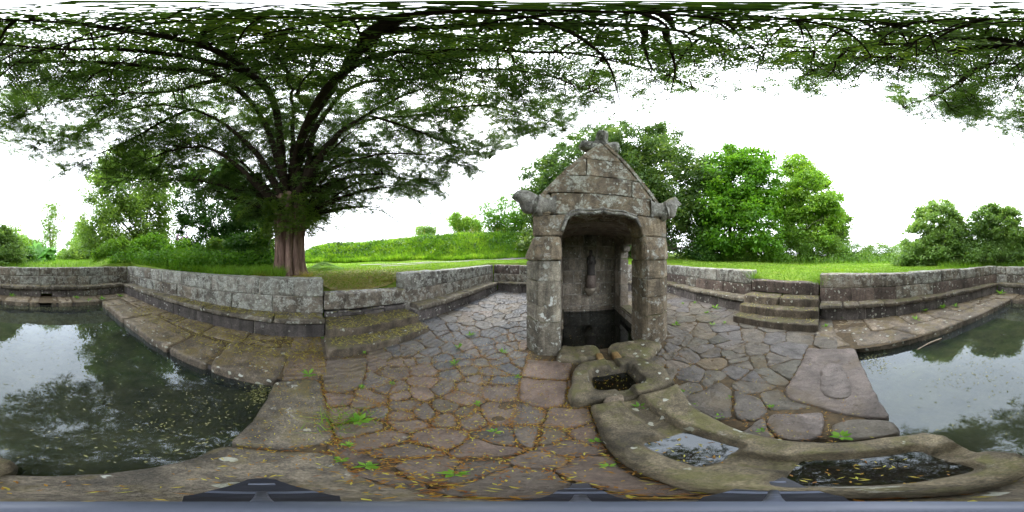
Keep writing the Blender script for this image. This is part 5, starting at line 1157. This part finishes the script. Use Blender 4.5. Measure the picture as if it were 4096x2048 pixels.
q=np.vstack([np.c_[RNG.uniform(-3.2,-2.62,420),RNG.uniform(.35,2.1,420),np.full(420,.325)],np.c_[RNG.uniform(-2.62,-2.28,320),RNG.uniform(.35,2.1,320),np.full(320,.158)],np.c_[RNG.uniform(-3.22,-2.9,700),RNG.uniform(-3.5,.2,700),np.full(700,.432)],np.c_[RNG.uniform(-2.85,-2.1,900),RNG.uniform(-4.2,.1,900),np.full(900,.02)],np.c_[RNG.uniform(3.25,4.1,160),RNG.uniform(.1,1.9,160),np.full(160,.0)]])
m_=q[:,0]>3; q[m_,2]=np.where(q[m_,0]<3.5,.185,np.where(q[m_,0]<3.8,.375,.57))
flat('grass_cuttings',q,.11,.011,'hay',RNG.uniform(.1,1,len(q)),label='wet grass cuttings on the steps, benches and ledges',cat='clippings',kind='stuff')
# floating weed on the pool
fl=[]
for cx,cy,sx,sy,n_ in [(0,-5.25,1.2,.14,1100),(-1.45,-4.7,.2,.5,260),(-1.1,-.9,.35,.35,190),(-1.5,-.45,.12,.08,260),(2.0,-5.1,.25,.2,200),(2.2,-.75,.2,.12,180),(.2,-2.2,1.2,1.2,300),(-.2,-3.2,.9,.8,200),(1.2,-1.6,.3,.3,140),(-.6,-.6,.4,.15,120)]:
    fl.append(np.c_[RNG.normal(cx,sx,n_),RNG.normal(cy,sy,n_)])
fl=np.concatenate(fl); fl=fl[(fl[:,0]>-1.66)&(fl[:,0]<2.4)&(fl[:,1]>-5.42)&(fl[:,1]<-.36)]
flat('floating_weed',np.c_[fl,np.full(len(fl),WZ+.004)],.030,.011,'scum',RNG.random(len(fl)),label='floating bits of weed and needles on the pool',cat='floating weed',kind='stuff')
sk=thing('floating_stick','pale bleached stick floating by the right pool ledge','stick')
a=np.append(zp('D',1500,1005,WZ),WZ+.006); b=np.append(zp('D',1745,902,WZ),WZ+.03); V,F=tube(spline([a,(a+b)/2+np.array([.02,.01,.01]),b],10),np.array([.010]*4+[.016]*6),7); obj('shaft',mesh_np('shaft',V,F),M['stick'],sk)
# weeds in the joints
WEEDS=[('G',530,255,.10),('G',1040,720,.10),('G',2240,550,.05),('G',2400,830,.05),('G',1060,385,.05),('G',1370,345,.04),('G',920,960,.04),('G',850,1110,.04),('G',1110,1170,.05),('C',2050,590,.16),('C',1960,640,.09),('C',1840,540,.09),('C',1720,545,.07),('C',1650,760,.11),('C',2020,760,.10),('C',1630,430,.09),('C',2140,740,.07),('E',1280,580,.07),('E',1700,430,.05),('E',2180,485,.04),('E',1830,570,.04),('E',2080,680,.05),('E',2510,820,.04),('E',840,920,.04),('E',60,280,.05),('F',740,880,.08),('F',30,580,.04),('E',970,1170,.035),('D',1490,620,.16),('D',1760,590,.17),('D',1580,620,.13),('D',1490,710,.15),('D',580,780,.10),('D',740,695,.10),('D',2340,445,.26),('D',1890,575,.14),('A',770,490,.16),('A',1030,500,.16),('A',900,515,.15),('A',120,470,.18),('A',1210,470,.16),('B',2040,990,.10),('B',2000,1150,.08),('B',2480,1040,.09),('B',2160,865,.10),('B',680,900,.07),('B',2450,390,.22),('B',1090,1045,.05),('G',2000,1250,.05),('V',1640,1240,.05)]
_ZN={'A':'at the pool end ledge','B':'among the dark cobbles','C':'on the paving right of the spring house','D':'on the ledge right of the pool','E':'beside the carved channel','F':'by the worn oval slab','G':'on the reddish paving near the pool'}
ORD=['nearest the tripod','second nearest the tripod','third nearest the tripod','fourth from the tripod','fifth from the tripod','sixth from the tripod','seventh from the tripod','eighth from the tripod','ninth from the tripod','tenth from the tripod','eleventh from the tripod','twelfth from the tripod']
cntz={}
for zn,x,y,s in sorted([w0 for w0 in WEEDS if w0[0]!='V'],key=lambda w0:np.hypot(*zp(*w0[:3]))):
    k=cntz.get(zn,0); cntz[zn]=k+1
    p=zp(zn,x,y); h=thing('weed','bright green weed '+_ZN[zn]+', '+ORD[k],'weed','weeds in the paving joints')
    k=random.randint(6,11); C_=[];A_=[];N_=[]
    for i in range(k):
        a=i*2.4+random.random(); el_=random.uniform(.2,.9); d=np.array([math.cos(a)*math.cos(el_),math.sin(a)*math.cos(el_),math.sin(el_)]); C_.append(np.array([p[0],p[1],.012])+d*s*.55); A_.append(d); N_.append(np.array([-math.cos(a)*math.sin(el_),-math.sin(a)*math.sin(el_),math.cos(el_)]))
    ob_=leaves('leaf_rosette',np.array(C_),np.array(A_),np.array(N_),s*RNG.uniform(.8,1.15,k),s*.36,RNG.uniform(.4,1,k),M['weed'],h)
# grass tufts with blades of their own
for (pt,n_,h_,lb,mt) in [((-.97,.22,0),150,.10,'low bright grass tuft beside the near slab corner','longgrass'),((4.3,.06,.86),160,.34,'long grass tuft hanging over the right end of the three steps','longgrass'),((4.4,1.92,.95),110,.30,'drooping grass tuft at the pale coping block','longgrass'),((-3.75,-1.1,1.06),200,.2,'dry grass tuft at the left foot of the yew','hay'),((-4.0,-.05,1.06),200,.2,'dry grass tuft at the right foot of the yew','hay')]:
    xy=np.c_[RNG.normal(pt[0],.07,n_),RNG.normal(pt[1],.09,n_)]
    blades('grass_tuft',xy,h_,.008,mt,.9,z=np.full(n_,pt[2]),label=lb,cat='grass tuft',group='grass tufts')
print('yew leaves',NYEW,'sprays',nsp,'tris',sum(len(o.data.polygons)*2 for o in S.objects if o.type=='MESH'))
